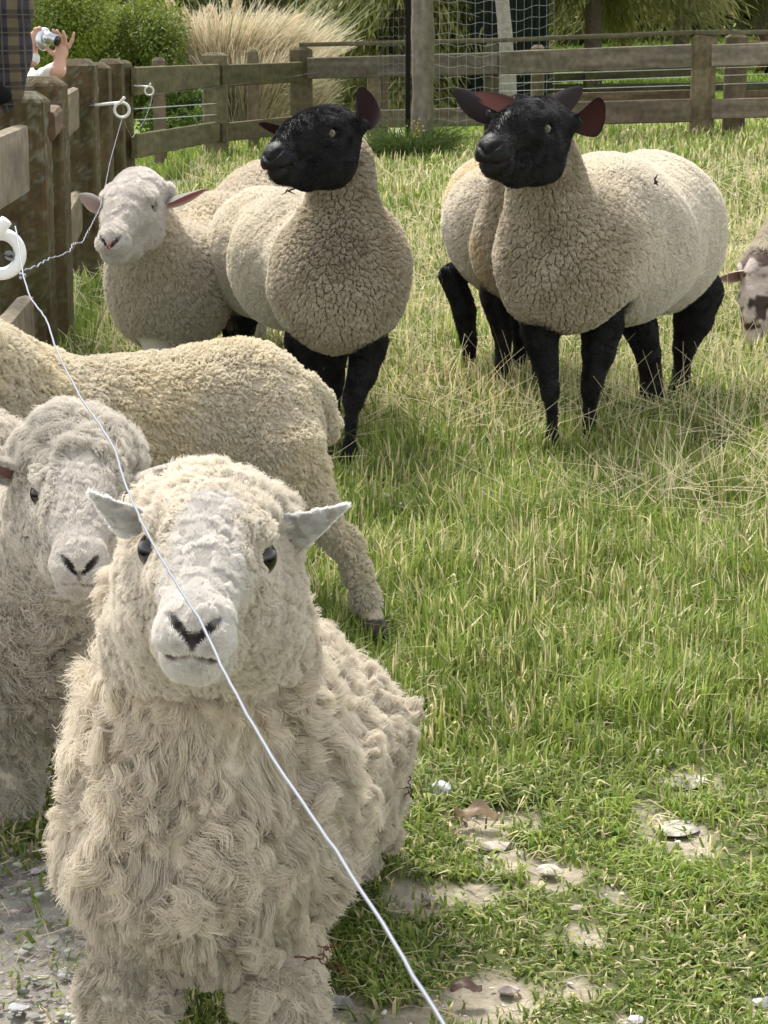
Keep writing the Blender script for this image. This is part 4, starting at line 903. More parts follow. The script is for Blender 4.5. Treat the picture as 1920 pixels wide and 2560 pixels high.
# ---- 4. the white-faced sheep by the fence
def sheep_white():
    b = SDF()
    S_ball(b, 425, 720, 7.35, 138, k=.1, sc=(1, 1, 1.05)); b.rc(P(430, 720, 7.4), P(700, 580, 8.5), .185, .20, k=.1)
    S_ball(b, 540, 650, 7.85, 155, k=.1); S_ball(b, 690, 560, 8.4, 158, k=.1)
    b.rc(P(400, 690, 7.3), P(345, 560, 7.1), .15, .112, k=.07); S_ball(b, 355, 700, 7.25, 72, k=.06, sc=(1, 1, 1.5))
    for x, D in ((395, 7.3), (470, 7.45)): S_chain(b, [(x, 820, D, 50), (x, 900, D, 30), (x, 980, D, 22), (x, 1015, D, 24)], k=.012, g=2)
    for x, D in ((640, 8.45), (730, 8.3)): S_chain(b, [(x, 700, D, 60), (x+4, 780, D, 32), (x, 860, D, 20), (x, 895, D, 22)], k=.012, g=2)
    root, V, Fq, ofs, hi = build_sheep('sheep', 'white-faced sheep with ears held out sideways standing beside the timber fence', 'wool', b, (np.array([-.7863+.012, 6.95, .755]), -99, 8.5, .5, 1.34), None, hb=.012, hh=.0030, base_at=(-.55, 7.8, 0))
    def ex(L, col, inh):
        x, y, z = L.T; dn, dm = nose_dist(L)
        m = (inh*smooth(.004, .0, dn))[:, None]; col = col*(1-m)+np.array((.04, .02, .025))*m
        pk = inh*smooth(.006, .001, np.abs(y)-.012*smooth(-.08, -.052, z))*smooth(-.082, -.074, z)*smooth(-.043, -.053, z)*(x > .235)*(dn > .0015)
        col = col*(1-pk[:, None])+np.array((.50, .24, .22))*pk[:, None]
        m = (inh*smooth(.006, .001, dm))[:, None]; col = col*(1-m)+np.array((.06, .035, .04))*m
        e = np.minimum(np.linalg.norm(L-np.array(EYE), axis=1), np.linalg.norm(L-np.array(EYE)*[1, -1, 1], axis=1))
        m = (inh*smooth(.023, .014, e)*.7)[:, None]; col = col*(1-m)+np.array((.16, .10, .09))*m
        return col
    col = paint(V, ofs, b, hi, (.42, .36, .28), (.45, .42, .385), (.6, .55, .5), extra=ex)
    mesh_obj('body', V, Fq, M_SKIN, root, col); add_eyes(root, hi, (.22, .18, .11), True, r=.0145)
    inh = np.zeros(len(V)); inh[ofs[1]:] = 1; L = head_local(V, hi); dh = gdist(head_sdf('x'), L, 1)*hi[2]; dw = gdist(b, V, 0); dl = gdist(b, V, 2)
    mask = smooth(.0, .02, dh-dw*0-.0)*smooth(0, .02, dl-dw)*np.where(inh > 0, smooth(.0, .01, dh-dw), 1)
    mask = np.where((inh == 0) & (dh < .012), 0, mask)
    fleece('fleece', root, V, Fq, mask, 190000, np.full(len(V), .016), .0015, ((.020, .6), (.009, .4)), grav, .35, (.08, 1), woolcol((.80, .73, .62), .35, 31, .2), seed=32, k=4, frizz=.14, lenvar=.2, cvar=.07)
    fz = inh*smooth(.0, .01, dw-dh)*smooth(.002, .006, nose_dist(L)[0])*smooth(.001, .004, nose_dist(L)[1])*np.where(np.minimum(np.linalg.norm(L-np.array(EYE), axis=1), np.linalg.norm(L-np.array(EYE)*[1, -1, 1], axis=1)) < .02, 0, 1)
    fleece('face_hair', root, V, Fq, fz, 60000, np.full(len(V), .007), .0008, ((.02, .0),), lambda p: np.tile(-hi[1][:, 0], (len(p), 1)), .5, (.02, 1), (.84, .79, .74), mat=M_COAT, seed=33, k=3, frizz=.15, cvar=.05)
    add_ear(root, P(262, 513, 6.98), P(196, 487, 6.95), np.array((.1, .75, -.5)), .085, .8, (.50, .46, .42), (.45, .2, .2), mat=M_COAT, blunt=.5)
    add_ear(root, P(392, 503, 6.98), P(518, 470, 6.9), np.array((.15, -.22, -.97)), .10, .8, (.52, .49, .45), (.30, .11, .11), mat=M_COAT, blunt=.9)
    return root
# ---- 5-7. black-faced sheep
def blk_ex(L, col, inh):
    x, y, z = L.T; dn, dm = nose_dist(L)
    m = (inh*smooth(.004, .0, dn))[:, None]; col = col*(1-m)+np.array((.003, .003, .003))*m
    m = (inh*smooth(.235, .26, x)*smooth(-.062, -.072, z))[:, None]; col = col*(1-m)+np.array((.022, .018, .020))*m
    m = (inh*smooth(.004, .001, dm))[:, None]; col = col*(1-m)+np.array((.03, .012, .012))*m
    m = (inh*smooth(.04, .06, z+.3*np.abs(y))*smooth(.09, .03, x)*.8)[:, None]; col = col*(1-m)+np.array((.05, .03, .024))*m
    return col
def black_sheep(label, b, head, base, n, seed, cells, yellow=.1, eyes=True, noise=(.010, .12, 1), chest=None, coat=True):
    root, V, Fq, ofs, hi = build_sheep('sheep', label, 'black', b, head, None, hb=.011, hh=.0034, base_at=base, body_noise=noise)
    mats = [M_SKIN, M_BLACK]
    ch_ = np.array(chest if chest is not None else (0, 0, 0)); col = paint(V, ofs, b, hi, (.30, .25, .19), BLK, BLK, extra=blk_ex)
    inh = np.zeros(len(V)); inh[ofs[1]:] = 1; L = head_local(V, hi); dh = gdist(head_sdf('x'), L, 1)*hi[2]; dw = gdist(b, V, 0); dl = gdist(b, V, 2)
    cm_ = smooth(.5, .25, np.linalg.norm((V-ch_)*[1, 1, .7], axis=1))[:, None]*(col[:, :1] > .15); col = col*(1-.5*cm_)  # base colour, darker at the chest, stands in for shade in the fleece cracks
    fc = col[Fq].mean(1); midx = (fc.max(1) < .08).astype(int)
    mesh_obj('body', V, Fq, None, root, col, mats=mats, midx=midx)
    if eyes: add_eyes(root, hi, (.17, .14, .075), True, r=.0124)
    bm_ = (col.max(1) < .08).astype(np.float32)*np.where(inh > 0, smooth(.001, .008, np.minimum(*nose_dist(L)))*smooth(.245, .225, L[:, 0]), 1)*np.where(inh > 0, smooth(.016, .024, np.minimum(np.linalg.norm(L-np.array(EYE), axis=1), np.linalg.norm(L-np.array(EYE)*[1, -1, 1], axis=1))), 1)
    if coat: fleece('short_hair', root, V, Fq, bm_, 70000, np.full(len(V), .0055), .0008, ((.03, .0),), lambda p: norm(-hi[1][:, 0]*.6+np.array((0, 0, -.6)))[None].repeat(len(p), 0).astype(np.float32), .5, (.02, 1), (.020, .018, .019), seed=seed+3, k=3, frizz=.12, cvar=.25, mat=M_BLACK)
    mask = smooth(0, .02, dl-dw+.015)*np.where(inh > 0, smooth(.012, .022, dh-dw+.012*0), 1); mask = np.where((dh < .026), 0, mask)
    ln = .016*np.clip(smooth(-.01, .05, dl-dw)*.6+.4, 0, 1)
    wc = woolcol((.86, .80, .69), .35, seed+1, yellow)
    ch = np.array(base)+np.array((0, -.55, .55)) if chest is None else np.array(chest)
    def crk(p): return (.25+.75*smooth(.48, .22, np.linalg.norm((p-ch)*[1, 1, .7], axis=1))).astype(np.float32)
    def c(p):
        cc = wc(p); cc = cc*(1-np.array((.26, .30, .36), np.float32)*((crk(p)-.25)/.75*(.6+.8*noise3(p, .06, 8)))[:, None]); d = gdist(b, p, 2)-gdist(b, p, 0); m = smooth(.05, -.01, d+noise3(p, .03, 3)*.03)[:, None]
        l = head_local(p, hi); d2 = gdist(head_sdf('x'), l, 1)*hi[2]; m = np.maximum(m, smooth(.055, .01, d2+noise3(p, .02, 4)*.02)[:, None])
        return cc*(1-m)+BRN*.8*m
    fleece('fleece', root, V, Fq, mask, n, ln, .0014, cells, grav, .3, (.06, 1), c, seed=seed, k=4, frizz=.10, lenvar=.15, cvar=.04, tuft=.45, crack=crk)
    return root, hi
def sheep_b1():
    b = SDF()
    S_ball(b, 852, 705, 6.48, 148, k=.14, sc=(1, 1, 1.15)); S_ball(b, 725, 655, 6.95, 140, k=.12, sc=(1, 1, 1.12)); S_ball(b, 655, 635, 7.35, 128, k=.12, sc=(1, 1, 1.15))
    b.rc(P(850, 680, 6.5), P(700, 630, 7.3), .165, .165, k=.12)
    b.rc(P(862, 640, 6.45), P(850, 415, 6.42), .108, .090, k=.08); S_ball(b, 905, 650, 6.55, 92, k=.08, sc=(1, 1, 1.4)); S_ball(b, 790, 720, 6.5, 90, k=.05, sc=(1, 1, 1.5))
    S_ball(b, 585, 720, 7.45, 58, k=.08, sc=(1, 1, 1.9))
    S_chain(b, [(920, 850, 6.48, 52), (908, 930, 6.46, 37), (886, 985, 6.42, 25), (882, 1005, 6.42, 24), (877, 1050, 6.42, 16), (875, 1105, 6.42, 15), (873, 1122, 6.41, 18), (872, 1145, 6.38, 23)], k=.012, g=2)
    S_chain(b, [(765, 850, 6.52, 52), (772, 930, 6.55, 34), (780, 990, 6.55, 26), (785, 1060, 6.55, 19), (783, 1130, 6.5, 25)], k=.012, g=2)
    S_chain(b, [(830, 860, 7.0, 40), (832, 950, 7.05, 24), (830, 1020, 7.0, 18), (828, 1090, 6.95, 22)], k=.012, g=2)
    S_chain(b, [(600, 780, 7.45, 50), (592, 860, 7.5, 34), (610, 930, 7.5, 22), (606, 1000, 7.45, 22)], k=.012, g=2)
    root, hi = black_sheep('black-faced sheep looking left with its neck raised, behind the shorn rump', b, (np.array([-.1451, 6.2, .9803]), -121.5, -1.5, 9, 1.22), (-.25, 6.9, 0), 260000, 41, ((.019, .75), (.008, .3)), noise=(.010, .1, 2), chest=P(870, 660, 6.25))
    add_ear(root, hi[0]+hi[2]*hi[1]@np.array((-.018, .062, .0)), P(916, 222, 6.26), np.array((.55, -.8, 0.)), .105, .8, BLK*1.2, (.035, .018, .018), edge=(.03, .025, .025), mat=M_WOOL, blunt=1.8)
    add_ear(root, hi[0]+hi[2]*hi[1]@np.array((-.018, -.062, .0)), P(648, 313, 6.5), np.array((.1, -.8, -.5)), .12, .5, BLK*1.5, (.04, .012, .012), edge=(.06, .05, .04), mat=M_WOOL, blunt=.8)
    return root
def sheep_b2():
    b = SDF()
    S_ball(b, 1418, 665, 6.62, 144, k=.16, sc=(1, 1, 1.1)); S_ball(b, 1545, 620, 7.0, 176, k=.2, sc=(1, 1, 1.02)); S_ball(b, 1625, 585, 7.35, 158, k=.2, sc=(1, 1, 1.12)); b.rc(P(1460, 610, 6.75), P(1630, 575, 7.35), .185, .205, k=.14)
    S_ball(b, 1690, 640, 7.45, 76, k=.12, sc=(1, 1, 1.7)); S_ball(b, 1358, 705, 6.6, 84, k=.10, sc=(1, 1, 1.3))
    S_ball(b, 1500, 540, 6.9, 130, k=.14)
    b.rc(P(1392, 610, 6.58), P(1358, 410, 6.42), .145, .100, k=.12)
    S_chain(b, [(1350, 825, 6.6, 50), (1365, 900, 6.58, 33), (1374, 960, 6.56, 25), (1376, 985, 6.56, 25), (1379, 1035, 6.57, 17), (1380, 1090, 6.56, 16), (1380, 1108, 6.55, 19), (1378, 1128, 6.52, 24)], k=.012, g=2)
    S_chain(b, [(1505, 800, 6.72, 56), (1497, 880, 6.70, 37), (1482, 945, 6.67, 26), (1477, 970, 6.67, 25), (1474, 1030, 6.68, 16), (1474, 1075, 6.67, 18), (1474, 1100, 6.64, 24)], k=.012, g=2)
    S_chain(b, [(1600, 820, 7.25, 46), (1620, 890, 7.27, 28), (1628, 950, 7.3, 23), (1630, 1015, 7.27, 26)], k=.012, g=2)
    S_chain(b, [(1745, 730, 7.45, 60), (1730, 800, 7.45, 46), (1712, 870, 7.48, 29), (1704, 930, 7.5, 22), (1695, 1000, 7.45, 25)], k=.012, g=2)
    root, hi = black_sheep('black-faced sheep with reddish inner ears standing whole in the grass, grey-white wool', b, (np.array([.4415, 6.25, .9968]), -119, -2.5, 3, 1.31), (.75, 7.0, 0), 320000, 51, ((.020, .75), (.008, .3)), noise=(.010, .14, 5), chest=P(1400, 660, 6.4))
    add_ear(root, hi[0]+hi[2]*hi[1]@np.array((-.018, .062, .0)), P(1514, 276, 6.38), np.array((-.1, -.95, -.15)), .115, .8, BLK*1.3, (.065, .022, .017), edge=(.02, .014, .014), mat=M_WOOL, blunt=1.8)
    add_ear(root, hi[0]+hi[2]*hi[1]@np.array((-.018, -.062, .0)), P(1190, 229, 6.5), np.array((.4, -.8, -.1)), .10, .9, BLK*1.5, (.07, .022, .017), edge=(.02, .012, .012), mat=M_WOOL, blunt=1.2, nick=1)
    return root
def sheep_b3():
    b = SDF()
    S_ball(b, 1262, 570, 7.9, 150, k=.10, sc=(1, 1, 1.08)); S_ball(b, 1225, 540, 8.1, 116, k=.05, sc=(1, 1, 1.25)); S_ball(b, 1310, 620, 7.55, 128, k=.06, sc=(1, 1, 1.1))
    b.rc(P(1310, 560, 7.5), P(1305, 370, 7.35), .135, .095, k=.06)
    S_chain(b, [(1133, 690, 7.9, 34), (1160, 780, 7.85, 26), (1172, 850, 7.85, 20), (1173, 930, 7.85, 15), (1178, 1000, 7.6, 22)], k=.012, g=2)
    S_chain(b, [(1240, 735, 7.55, 40), (1256, 830, 7.5, 25), (1258, 900, 7.48, 18), (1256, 980, 7.48, 15), (1255, 1022, 7.42, 24)], k=.012, g=2)
    S_chain(b, [(1310, 790, 7.75, 34), (1305, 860, 7.78, 20), (1298, 920, 7.8, 15), (1295, 965, 7.75, 20)], k=.012, g=2)
    S_chain(b, [(1350, 760, 7.5, 40), (1355, 860, 7.5, 22), (1352, 990, 7.45, 16), (1352, 1010, 7.4, 22)], k=.012, g=2)
    root, hi = black_sheep('sheep with dark horn-like ears half hidden behind the other black-faced one', b, (P(1298, 297, 7.25), -84, 14, 0, 1.3), (.42, 7.8, 0), 100000, 61, ((.026, .5), (.012, .3)), yellow=.8, noise=(.010, .1, 6))
    add_ear(root, hi[0]+hi[2]*hi[1]@np.array((-.018, -.062, .0)), P(1133, 224, 7.3), np.array((.1, .9, -.3)), .10, .8, (.045, .035, .036), BLK, mat=M_WOOL, blunt=.8)
    add_ear(root, hi[0]+hi[2]*hi[1]@np.array((-.018, .062, .0)), P(1457, 218, 7.3), np.array((-.1, .9, -.3)), .10, .8, (.055, .045, .045), BLK, mat=M_WOOL, blunt=.8)
    return root
def sheep_grazing():
    b = SDF()
    S_ball(b, 2100, 480, 9.6, 165, k=.1, sc=(1, 1, 1.1)); S_ball(b, 2060, 560, 9.2, 130, k=.1); b.rc(P(2090, 500, 9.3), P(2230, 470, 10.3), .23, .25, k=.1)
    b.rc(P(2030, 560, 9.1), P(1925, 665, 8.85), .16, .105, k=.06)
    for x, D in ((2010, 9.2), (2110, 9.1), (2190, 10.2), (2280, 10.1)): S_chain(b, [(x, 640, D, 45), (x, 740, D, 25), (x, 780, D, 18), (x, 830-(D-9.1)*60, D, 20)], k=.012, g=2)
    root, hi = black_sheep('mottled brown-faced sheep grazing head down, cut by the frame edge', b, (P(1900, 690, 8.8), -118, 62, 0, 1.15), (1.75, 9.6, 0), 60000, 71, ((.026, .4), (.012, .3)), yellow=.0, eyes=True, coat=False)
    add_ear(root, hi[0]+hi[2]*hi[1]@np.array((-.018, -.062, .0)), P(1797, 695, 8.75), np.array((.2, -.6, -.6)), .085, .8, (.40, .30, .27), (.3, .16, .15), edge=(.55, .48, .43), blunt=.9)
    add_ear(root, hi[0]+hi[2]*hi[1]@np.array((-.018, .062, .0)), P(2010, 705, 8.8), np.array((-.1, -.6, -.6)), .085, .8, (.40, .30, .27), (.3, .16, .15), edge=(.55, .48, .43), blunt=.9)
    # pale blaze patches of the mottled head
    bo = [o for o in root.children if o.name.startswith('body')][0]; at = bo.data.color_attributes['col']; n = len(bo.data.vertices)
    c = np.empty(n*4, np.float32); at.data.foreach_get('color', c); c = c.reshape(-1, 4); co = np.empty(n*3, np.float32); bo.data.vertices.foreach_get('co', co); co = co.reshape(-1, 3)
    m = (c[:, 0] < .1)*smooth(.40, .55, fbm(co, .05, 9)); c[:, :3] = c[:, :3]*(1-m[:, None])+np.array((.55, .45, .40))*m[:, None]; c[:, :3] = np.where((c[:, :1] < .1), c[:, :3]+np.array((.05, .03, .025)), c[:, :3])
    at.data.foreach_set('color', c.ravel())
    return root
import sys
ONLY = os.environ.get('ONLY', '')
for k_, f_ in dict(F=sheep_front, G=sheep_left, M=sheep_mid, W=sheep_white, A=sheep_b1, B=sheep_b2, C=sheep_b3, Z=sheep_grazing).items():
    if not ONLY or k_ in ONLY: f_()
# ---------------------------------------------------------------- grass
r = np.random.RandomState(101)
def grass(n, d0, d1, pw, name, label, hfun, colf, wid, seed, margin=.35):
    r = np.random.RandomState(seed); n = int(n*Q); u = r.rand(n)
    D = (d0**(1-pw)+u*(d1**(1-pw)-d0**(1-pw)))**(1/(1-pw)) if pw != 1 else d0*(d1/d0)**u
    hw = .19*D+margin; x = (r.rand(n)*2-1)*hw; b, g = bare_f(x, D); keep = (r.rand(n) > b*.93) & (x > -1.5-.066*(D-6)-.9*(D < 5))
    tuft = noise3(P2(x, D, 7), .14, 31); keep &= r.rand(n) < .30+.9*tuft
    x, D, b, tuft = x[keep], D[keep], b[keep], tuft[keep]; n = len(x)
    z = gz(x, D)-.006; h = hfun(x, D, tuft, r)*(.45+.9*r.rand(n)); w = wid*(.6+.8*r.rand(n))*np.maximum(1, D/4.5)**.85
    az = r.rand(n)*6.283; cl = noise3(P2(x, D, 2), .10, 33)*9; az = np.where(r.rand(n) < .55, cl+r.randn(n)*.5, az)
    ln = np.clip(.45+.38*r.randn(n)+.45*(D < 3.6), .05, 1.35); o = np.stack([np.cos(az), np.sin(az), np.zeros(n)], -1); s = np.stack([-np.sin(az+r.randn(n)*.7), np.cos(az), np.zeros(n)], -1)
    base = np.stack([x, D, z], -1); hh = h[:, None]; cl_ = ln[:, None]
    m = base+o*hh*cl_*.35+np.array((0, 0, 1))*hh*.62*np.cos(cl_*.5); tip = base+o*hh*(cl_*.95)+np.array((0, 0, 1))*hh*np.cos(cl_*1.05)
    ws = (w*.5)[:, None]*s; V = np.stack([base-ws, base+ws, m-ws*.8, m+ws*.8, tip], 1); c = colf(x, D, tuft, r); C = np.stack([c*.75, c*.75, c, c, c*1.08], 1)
    i = np.arange(n)[:, None]*5
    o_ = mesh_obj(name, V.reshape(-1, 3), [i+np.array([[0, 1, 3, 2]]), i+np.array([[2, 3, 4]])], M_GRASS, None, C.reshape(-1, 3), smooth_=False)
    tag(o_, label, 'grass', kind='stuff'); return o_
def hf(x, D, t, r): return np.interp(D, [1.8, 3.2, 3.9, 5, 8, 14, 22], [.026, .034, .060, .085, .10, .11, .12])*(.55+.9*t)*(.7+.6*noise3(P2(x, D, 6), .45, 37))*(1+.7*smooth(-1.3+.0*D, -1.9, x)*0)
def cf(x, D, t, r):
    n = len(x); a = noise3(P2(x, D, 1), .5, 41)[:, None]; a2 = noise3(P2(x, D, 5), .13, 43)[:, None]; k = r.rand(n, 1)
    g = np.array((.12, .20, .033))*(1-k)+np.array((.35, .415, .09))*k; g = g*(.75+.5*a2)
    dryp = np.interp(D, [1.8, 3.4, 5, 7, 10, 16, 22], [.20, .18, .22, .36, .50, .46, .32])[:, None]*(.35+1.3*a); dry = r.rand(n, 1) < dryp*(x > -.75-.05*D)[:, None]
    st = np.array((.66, .58, .33))*(.7+.6*r.rand(n, 1)); return np.where(dry, st, g)
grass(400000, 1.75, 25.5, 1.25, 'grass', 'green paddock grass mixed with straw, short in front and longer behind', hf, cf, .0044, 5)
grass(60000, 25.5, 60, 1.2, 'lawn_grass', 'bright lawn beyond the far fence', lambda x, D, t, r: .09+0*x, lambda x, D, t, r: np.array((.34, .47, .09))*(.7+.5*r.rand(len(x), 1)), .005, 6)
# long dry stalks and seed heads
n = int(11500*max(Q, .5)); D = 3.5*(19/3.5)**(r.rand(n)**.9); x = (r.rand(n)*2-1)*(.19*D+.3); b_, _ = bare_f(x, D); m = (r.rand(n) > b_) & (noise3(P2(x, D, 3), .7, 51) > .35) & (x > -1.2-.07*(D-6)); x, D = x[m], D[m]; n = len(x)
az = r.rand(n)*6.28; L = (.10+.16*r.rand(n)); flat = r.rand(n) < .5; el = np.where(flat, .15+.3*r.rand(n), 1.0+.4*r.rand(n)); t = np.linspace(0, 1, 6)[None, :, None]
d = np.stack([np.cos(az)*np.cos(el), np.sin(az)*np.cos(el), np.sin(el)], -1); bd = r.randn(n, 3)*.25; base = np.stack([x, D, gz(x, D)+np.where(flat, .03+.05*r.rand(n), 0)], -1)
pts = base[:, None, :]+L[:, None, None]*(d[:, None, :]*t+bd[:, None, :]*t*t); pts[..., 2] = np.maximum(pts[..., 2], gz(pts[..., 0], pts[..., 1])+.01)
k = r.rand(n, 1); c = np.where(k < .85, np.array((.78, .69, .44))*(.75+.4*r.rand(n, 1)), np.array((.07, .10, .03)))
o = strands('dry_stalks', None, pts, (.0008*np.maximum(1, D/4)).astype(np.float32), c, M_STRAW); tag(o, 'bleached dry grass stalks strewn and standing through the paddock', 'dry grass', kind='stuff')
# straw bits lying on the near ground
n = int(2600*Q); D = 1.9+2.2*r.rand(n); x = (r.rand(n)*2-1)*(.19*D+.3); az = r.rand(n)*6.28; L = .012+.05*r.rand(n)**2; t = np.linspace(-.5, .5, 4)[None, :, None]
d = np.stack([np.cos(az), np.sin(az), .2*r.randn(n)], -1); pts = np.stack([x, D, gz(x, D)+.008+.018*r.rand(n)], -1)[:, None, :]+L[:, None, None]*(d[:, None, :]*t+r.randn(n, 1, 3)*.25*t*t)
o = strands('straw_litter', None, pts, np.full(n, .0009, np.float32), np.array((.60, .52, .36))*(.5+.7*r.rand(n, 1)), M_STRAW); tag(o, 'short bits of straw lying on the trodden ground in front', 'straw', kind='stuff')
# pebbles
def rock(ctr, size, seed, sub=2):
    import bmesh
    bm = bmesh.new(); bmesh.ops.create_icosphere(bm, subdivisions=sub, radius=1); V = np.array([v.co for v in bm.verts]); Fq = np.array([[v.index for v in f.verts] for f in bm.faces]); bm.free()
    q = V*1.0+seed*9.1; V = V*(1+.55*(fbm(q, .9, seed % 40, 3)-.5))[:, None]
    rr = np.random.RandomState(seed)
    for _ in range(7):
        nrm = norm(rr.randn(3)); dd = V@nrm; lim = .62+.2*rr.rand(); V = V-np.maximum(dd-lim, 0)[:, None]*nrm*.85
    return V*np.array(size)+np.array(ctr), Fq
def pebbles(n, xf, name, label, smin, smax, c0, seed):
    r = np.random.RandomState(seed); Vs, Fs, Cs, o = [], [], [], 0
    protos = [rock((0, 0, 0), (1, 1, 1), 300+i, 1) for i in range(9)]
    x, D = xf(n, r)
    for i in range(len(x)):
        V, Fq = protos[i % 9]; s = smin+(smax-smin)*r.rand()**4; a = r.rand()*6.28; R_ = np.array([[math.cos(a), -math.sin(a), 0], [math.sin(a), math.cos(a), 0], [0, 0, 1]])
        V = (V*np.array((s, s*(.5+.4*r.rand()), s*(.3+.25*r.rand()))))@R_.T+np.array((x[i], D[i], float(gz(x[i], D[i]))+s*.12)); Vs.append(V); Fs.append(Fq+o); o += len(V)
        Cs.append(np.tile(np.array(c0)*(.5+.9*r.rand())*(1+.06*r.randn(3)), (len(V), 1)))
    ob = mesh_obj(name, np.concatenate(Vs), np.concatenate(Fs), M_STONE, None, np.concatenate(Cs), smooth_=False); tag(ob, label, 'gravel', kind='stuff')
def gx(n, r):
    D = 1.95+1.3*r.rand(n*3); x = -.30-.38*r.rand(n*3); b, g = bare_f(x, D); m = r.rand(n*3) < g; return x[m][:n], D[m][:n]
def bx_(n, r):
    D = 1.95+1.9*r.rand(n*4); x = -.2+.8*r.rand(n*4); b, g = bare_f(x, D); m = (r.rand(n*4) < b*1.1) & (g < .3); return x[m][:n], D[m][:n]
pebbles(1900, gx, 'gravel', 'loose grey gravel of the bare strip beside the shaggy fleece', .0016, .013, (.42, .39, .35), 1)
pebbles(420, bx_, 'small_stones', 'pale chips of stone scattered in the worn grass', .0015, .008, (.55, .52, .47), 2)
def stone(px, py, wpx, hf_, lab, seed, c, name='stone', flat=.5, grp='stones in the worn grass'):
    y = 1280; v = (py-1280)/F_PX; ang = PITCH+math.atan(v); D = CAM_H/math.tan(ang); p = P(px, py, D); s = wpx*.8/pxm(D, 0)*.5
    V, Fq = rock((p[0], p[1]+s*.3, float(gz(p[0], p[1]))+s*hf_*.15), (s, s*.8, s*hf_*1.35), seed, 4); n = fbm(V, .02, seed)[:, None]; dk = smooth(.52, .62, fbm(V, .03, seed+3))[:, None]
    cc = np.array(c)*.8*(.6+.8*n)*(1-.45*dk)
    o = mesh_obj(name, V, Fq, M_STONE, None, cc, smooth_=False); tag(o, lab, 'stone', grp); return o
stone(1110, 1985, 100, .55, 'large grey and white rock lying just right of the shaggy fleece', 1, (.55, .57, .60))
stone(1718, 1962, 150, .12, 'long flat pale slab half sunk in the grass, upper of two', 2, (.56, .52, .45))
stone(1690, 2080, 175, .10, 'wide flat cream slab below the other flat one', 3, (.62, .57, .48))
stone(1375, 2180, 90, .2, 'cream flat stone in the middle of the worn grass', 4, (.66, .60, .50))
stone(1722, 2162, 40, .5, 'small round white stone alone in the grass', 5, (.75, .74, .72))
stone(1650, 1890, 50, .5, 'grey-white pebble at the foot of a dry stalk', 6, (.55, .55, .52))
stone(1215, 2010, 60, .25, 'pinkish flat stone beside the large rock', 7, (.58, .52, .45))
stone(1240, 2120, 110, .12, 'thin tan stone flush with the soil', 8, (.52, .46, .37))
stone(1275, 2480, 70, .3, 'pinkish chipped stone close to the wire', 9, (.60, .50, .46))
stone(1590, 2552, 50, .4, 'pair-like white pebble at the bottom edge', 10, (.72, .71, .70))
stone(1440, 2275, 55, .3, 'little pale stone under the cream one', 11, (.62, .57, .5))
stone(1905, 2510, 60, .4, 'white stone by the right border of the picture', 12, (.74, .74, .73))
stone(45, 2525, 75, .3, 'flat light grey stone on the gravel in the corner', 13, (.60, .60, .60))
stone(850, 2515, 100, .25, 'long grey stone between the woolly foreleg and the grass', 14, (.52, .50, .47))
stone(60, 2480, 36, .5, 'dark grey pebble behind the corner stone', 15, (.35, .35, .35)); stone(165, 2440, 48, .4, 'pale pebble near the woolly foreleg', 16, (.6, .6, .58))
stone(1465, 1690, 60, .9, 'upright yellowish stone poking out of the long grass', 17, (.66, .64, .45)); stone(1080, 2250, 60, .2, 'buff stone beside the hanging belly wool', 18, (.56, .5, .42))
# dead leaves
def dead_leaf(px, py, wpx, lab, seed, c):
    r = np.random.RandomState(seed); D = CAM_H/math.tan(PITCH+math.atan((py-1280)/F_PX)); p = P(px, py, D); s = wpx/pxm(D, 0)*.5; n = 14; V = []; Fq = []
    for i in range(n):
        for j in range(9):
            u = -1+2*i/(n-1); v = -1+2*j/8; w = (1-abs(u)**2.2)**.6*.55; V.append((p[0]+u*s, p[1]+v*w*s, float(gz(p[0], p[1]))+.016+s*(.35*math.sin(u*4+seed)*.5+.35*v*v+.1*math.sin(v*7+u*5)))) 
    Fq = [[i*9+j, (i+1)*9+j, (i+1)*9+j+1, i*9+j+1] for i in range(n-1) for j in range(8)]; V = np.array(V); o = mesh_obj('dead_leaf', V, np.array(Fq), M_LEAF, None, np.array(c)*(.6+.8*fbm(V, .01, 3)[:, None])); tag(o, lab, 'leaf', 'dead leaves on the ground')
dead_leaf(1190, 2062, 110, 'curled tan dead leaf on the worn grass below the large rock', 1, (.30, .22, .15)); dead_leaf(1165, 2500, 80, 'dark crumpled dead leaf near the wire', 2, (.16, .11, .09)); dead_leaf(1385, 1780, 46, 'pale dried leaf in the lush grass', 3, (.5, .45, .25))
# white clover heads
for i, (px, py) in enumerate(((966, 1238), (1005, 1262), (1890, 1232))):
    D = CAM_H/math.tan(PITCH+math.atan((py+30-1280)/F_PX)); p = P(px, py, D); V, Fq = rock(p, (.010, .010, .009), 90+i, 2); e = empty('clover_flower', (p[0], p[1], float(gz(p[0], p[1]))), ('white clover head in the grass beside the shorn rump', 'second white clover head, just right and lower', 'white clover head near the right border')[i], 'flower', 'clover flowers'); mesh_obj('head', V, Fq, M_STRAW, e, np.tile((.8, .78, .72), (len(V), 1)))
    s2 = np.linspace(0, 1, 5)[:, None]; strands('stem', e, np.array([np.array((p[0]+.01, p[1], 0))*(1-s2)+p*s2]), np.full(1, .0012, np.float32), np.array([[.1, .2, .04]]), M_STRAW, False)

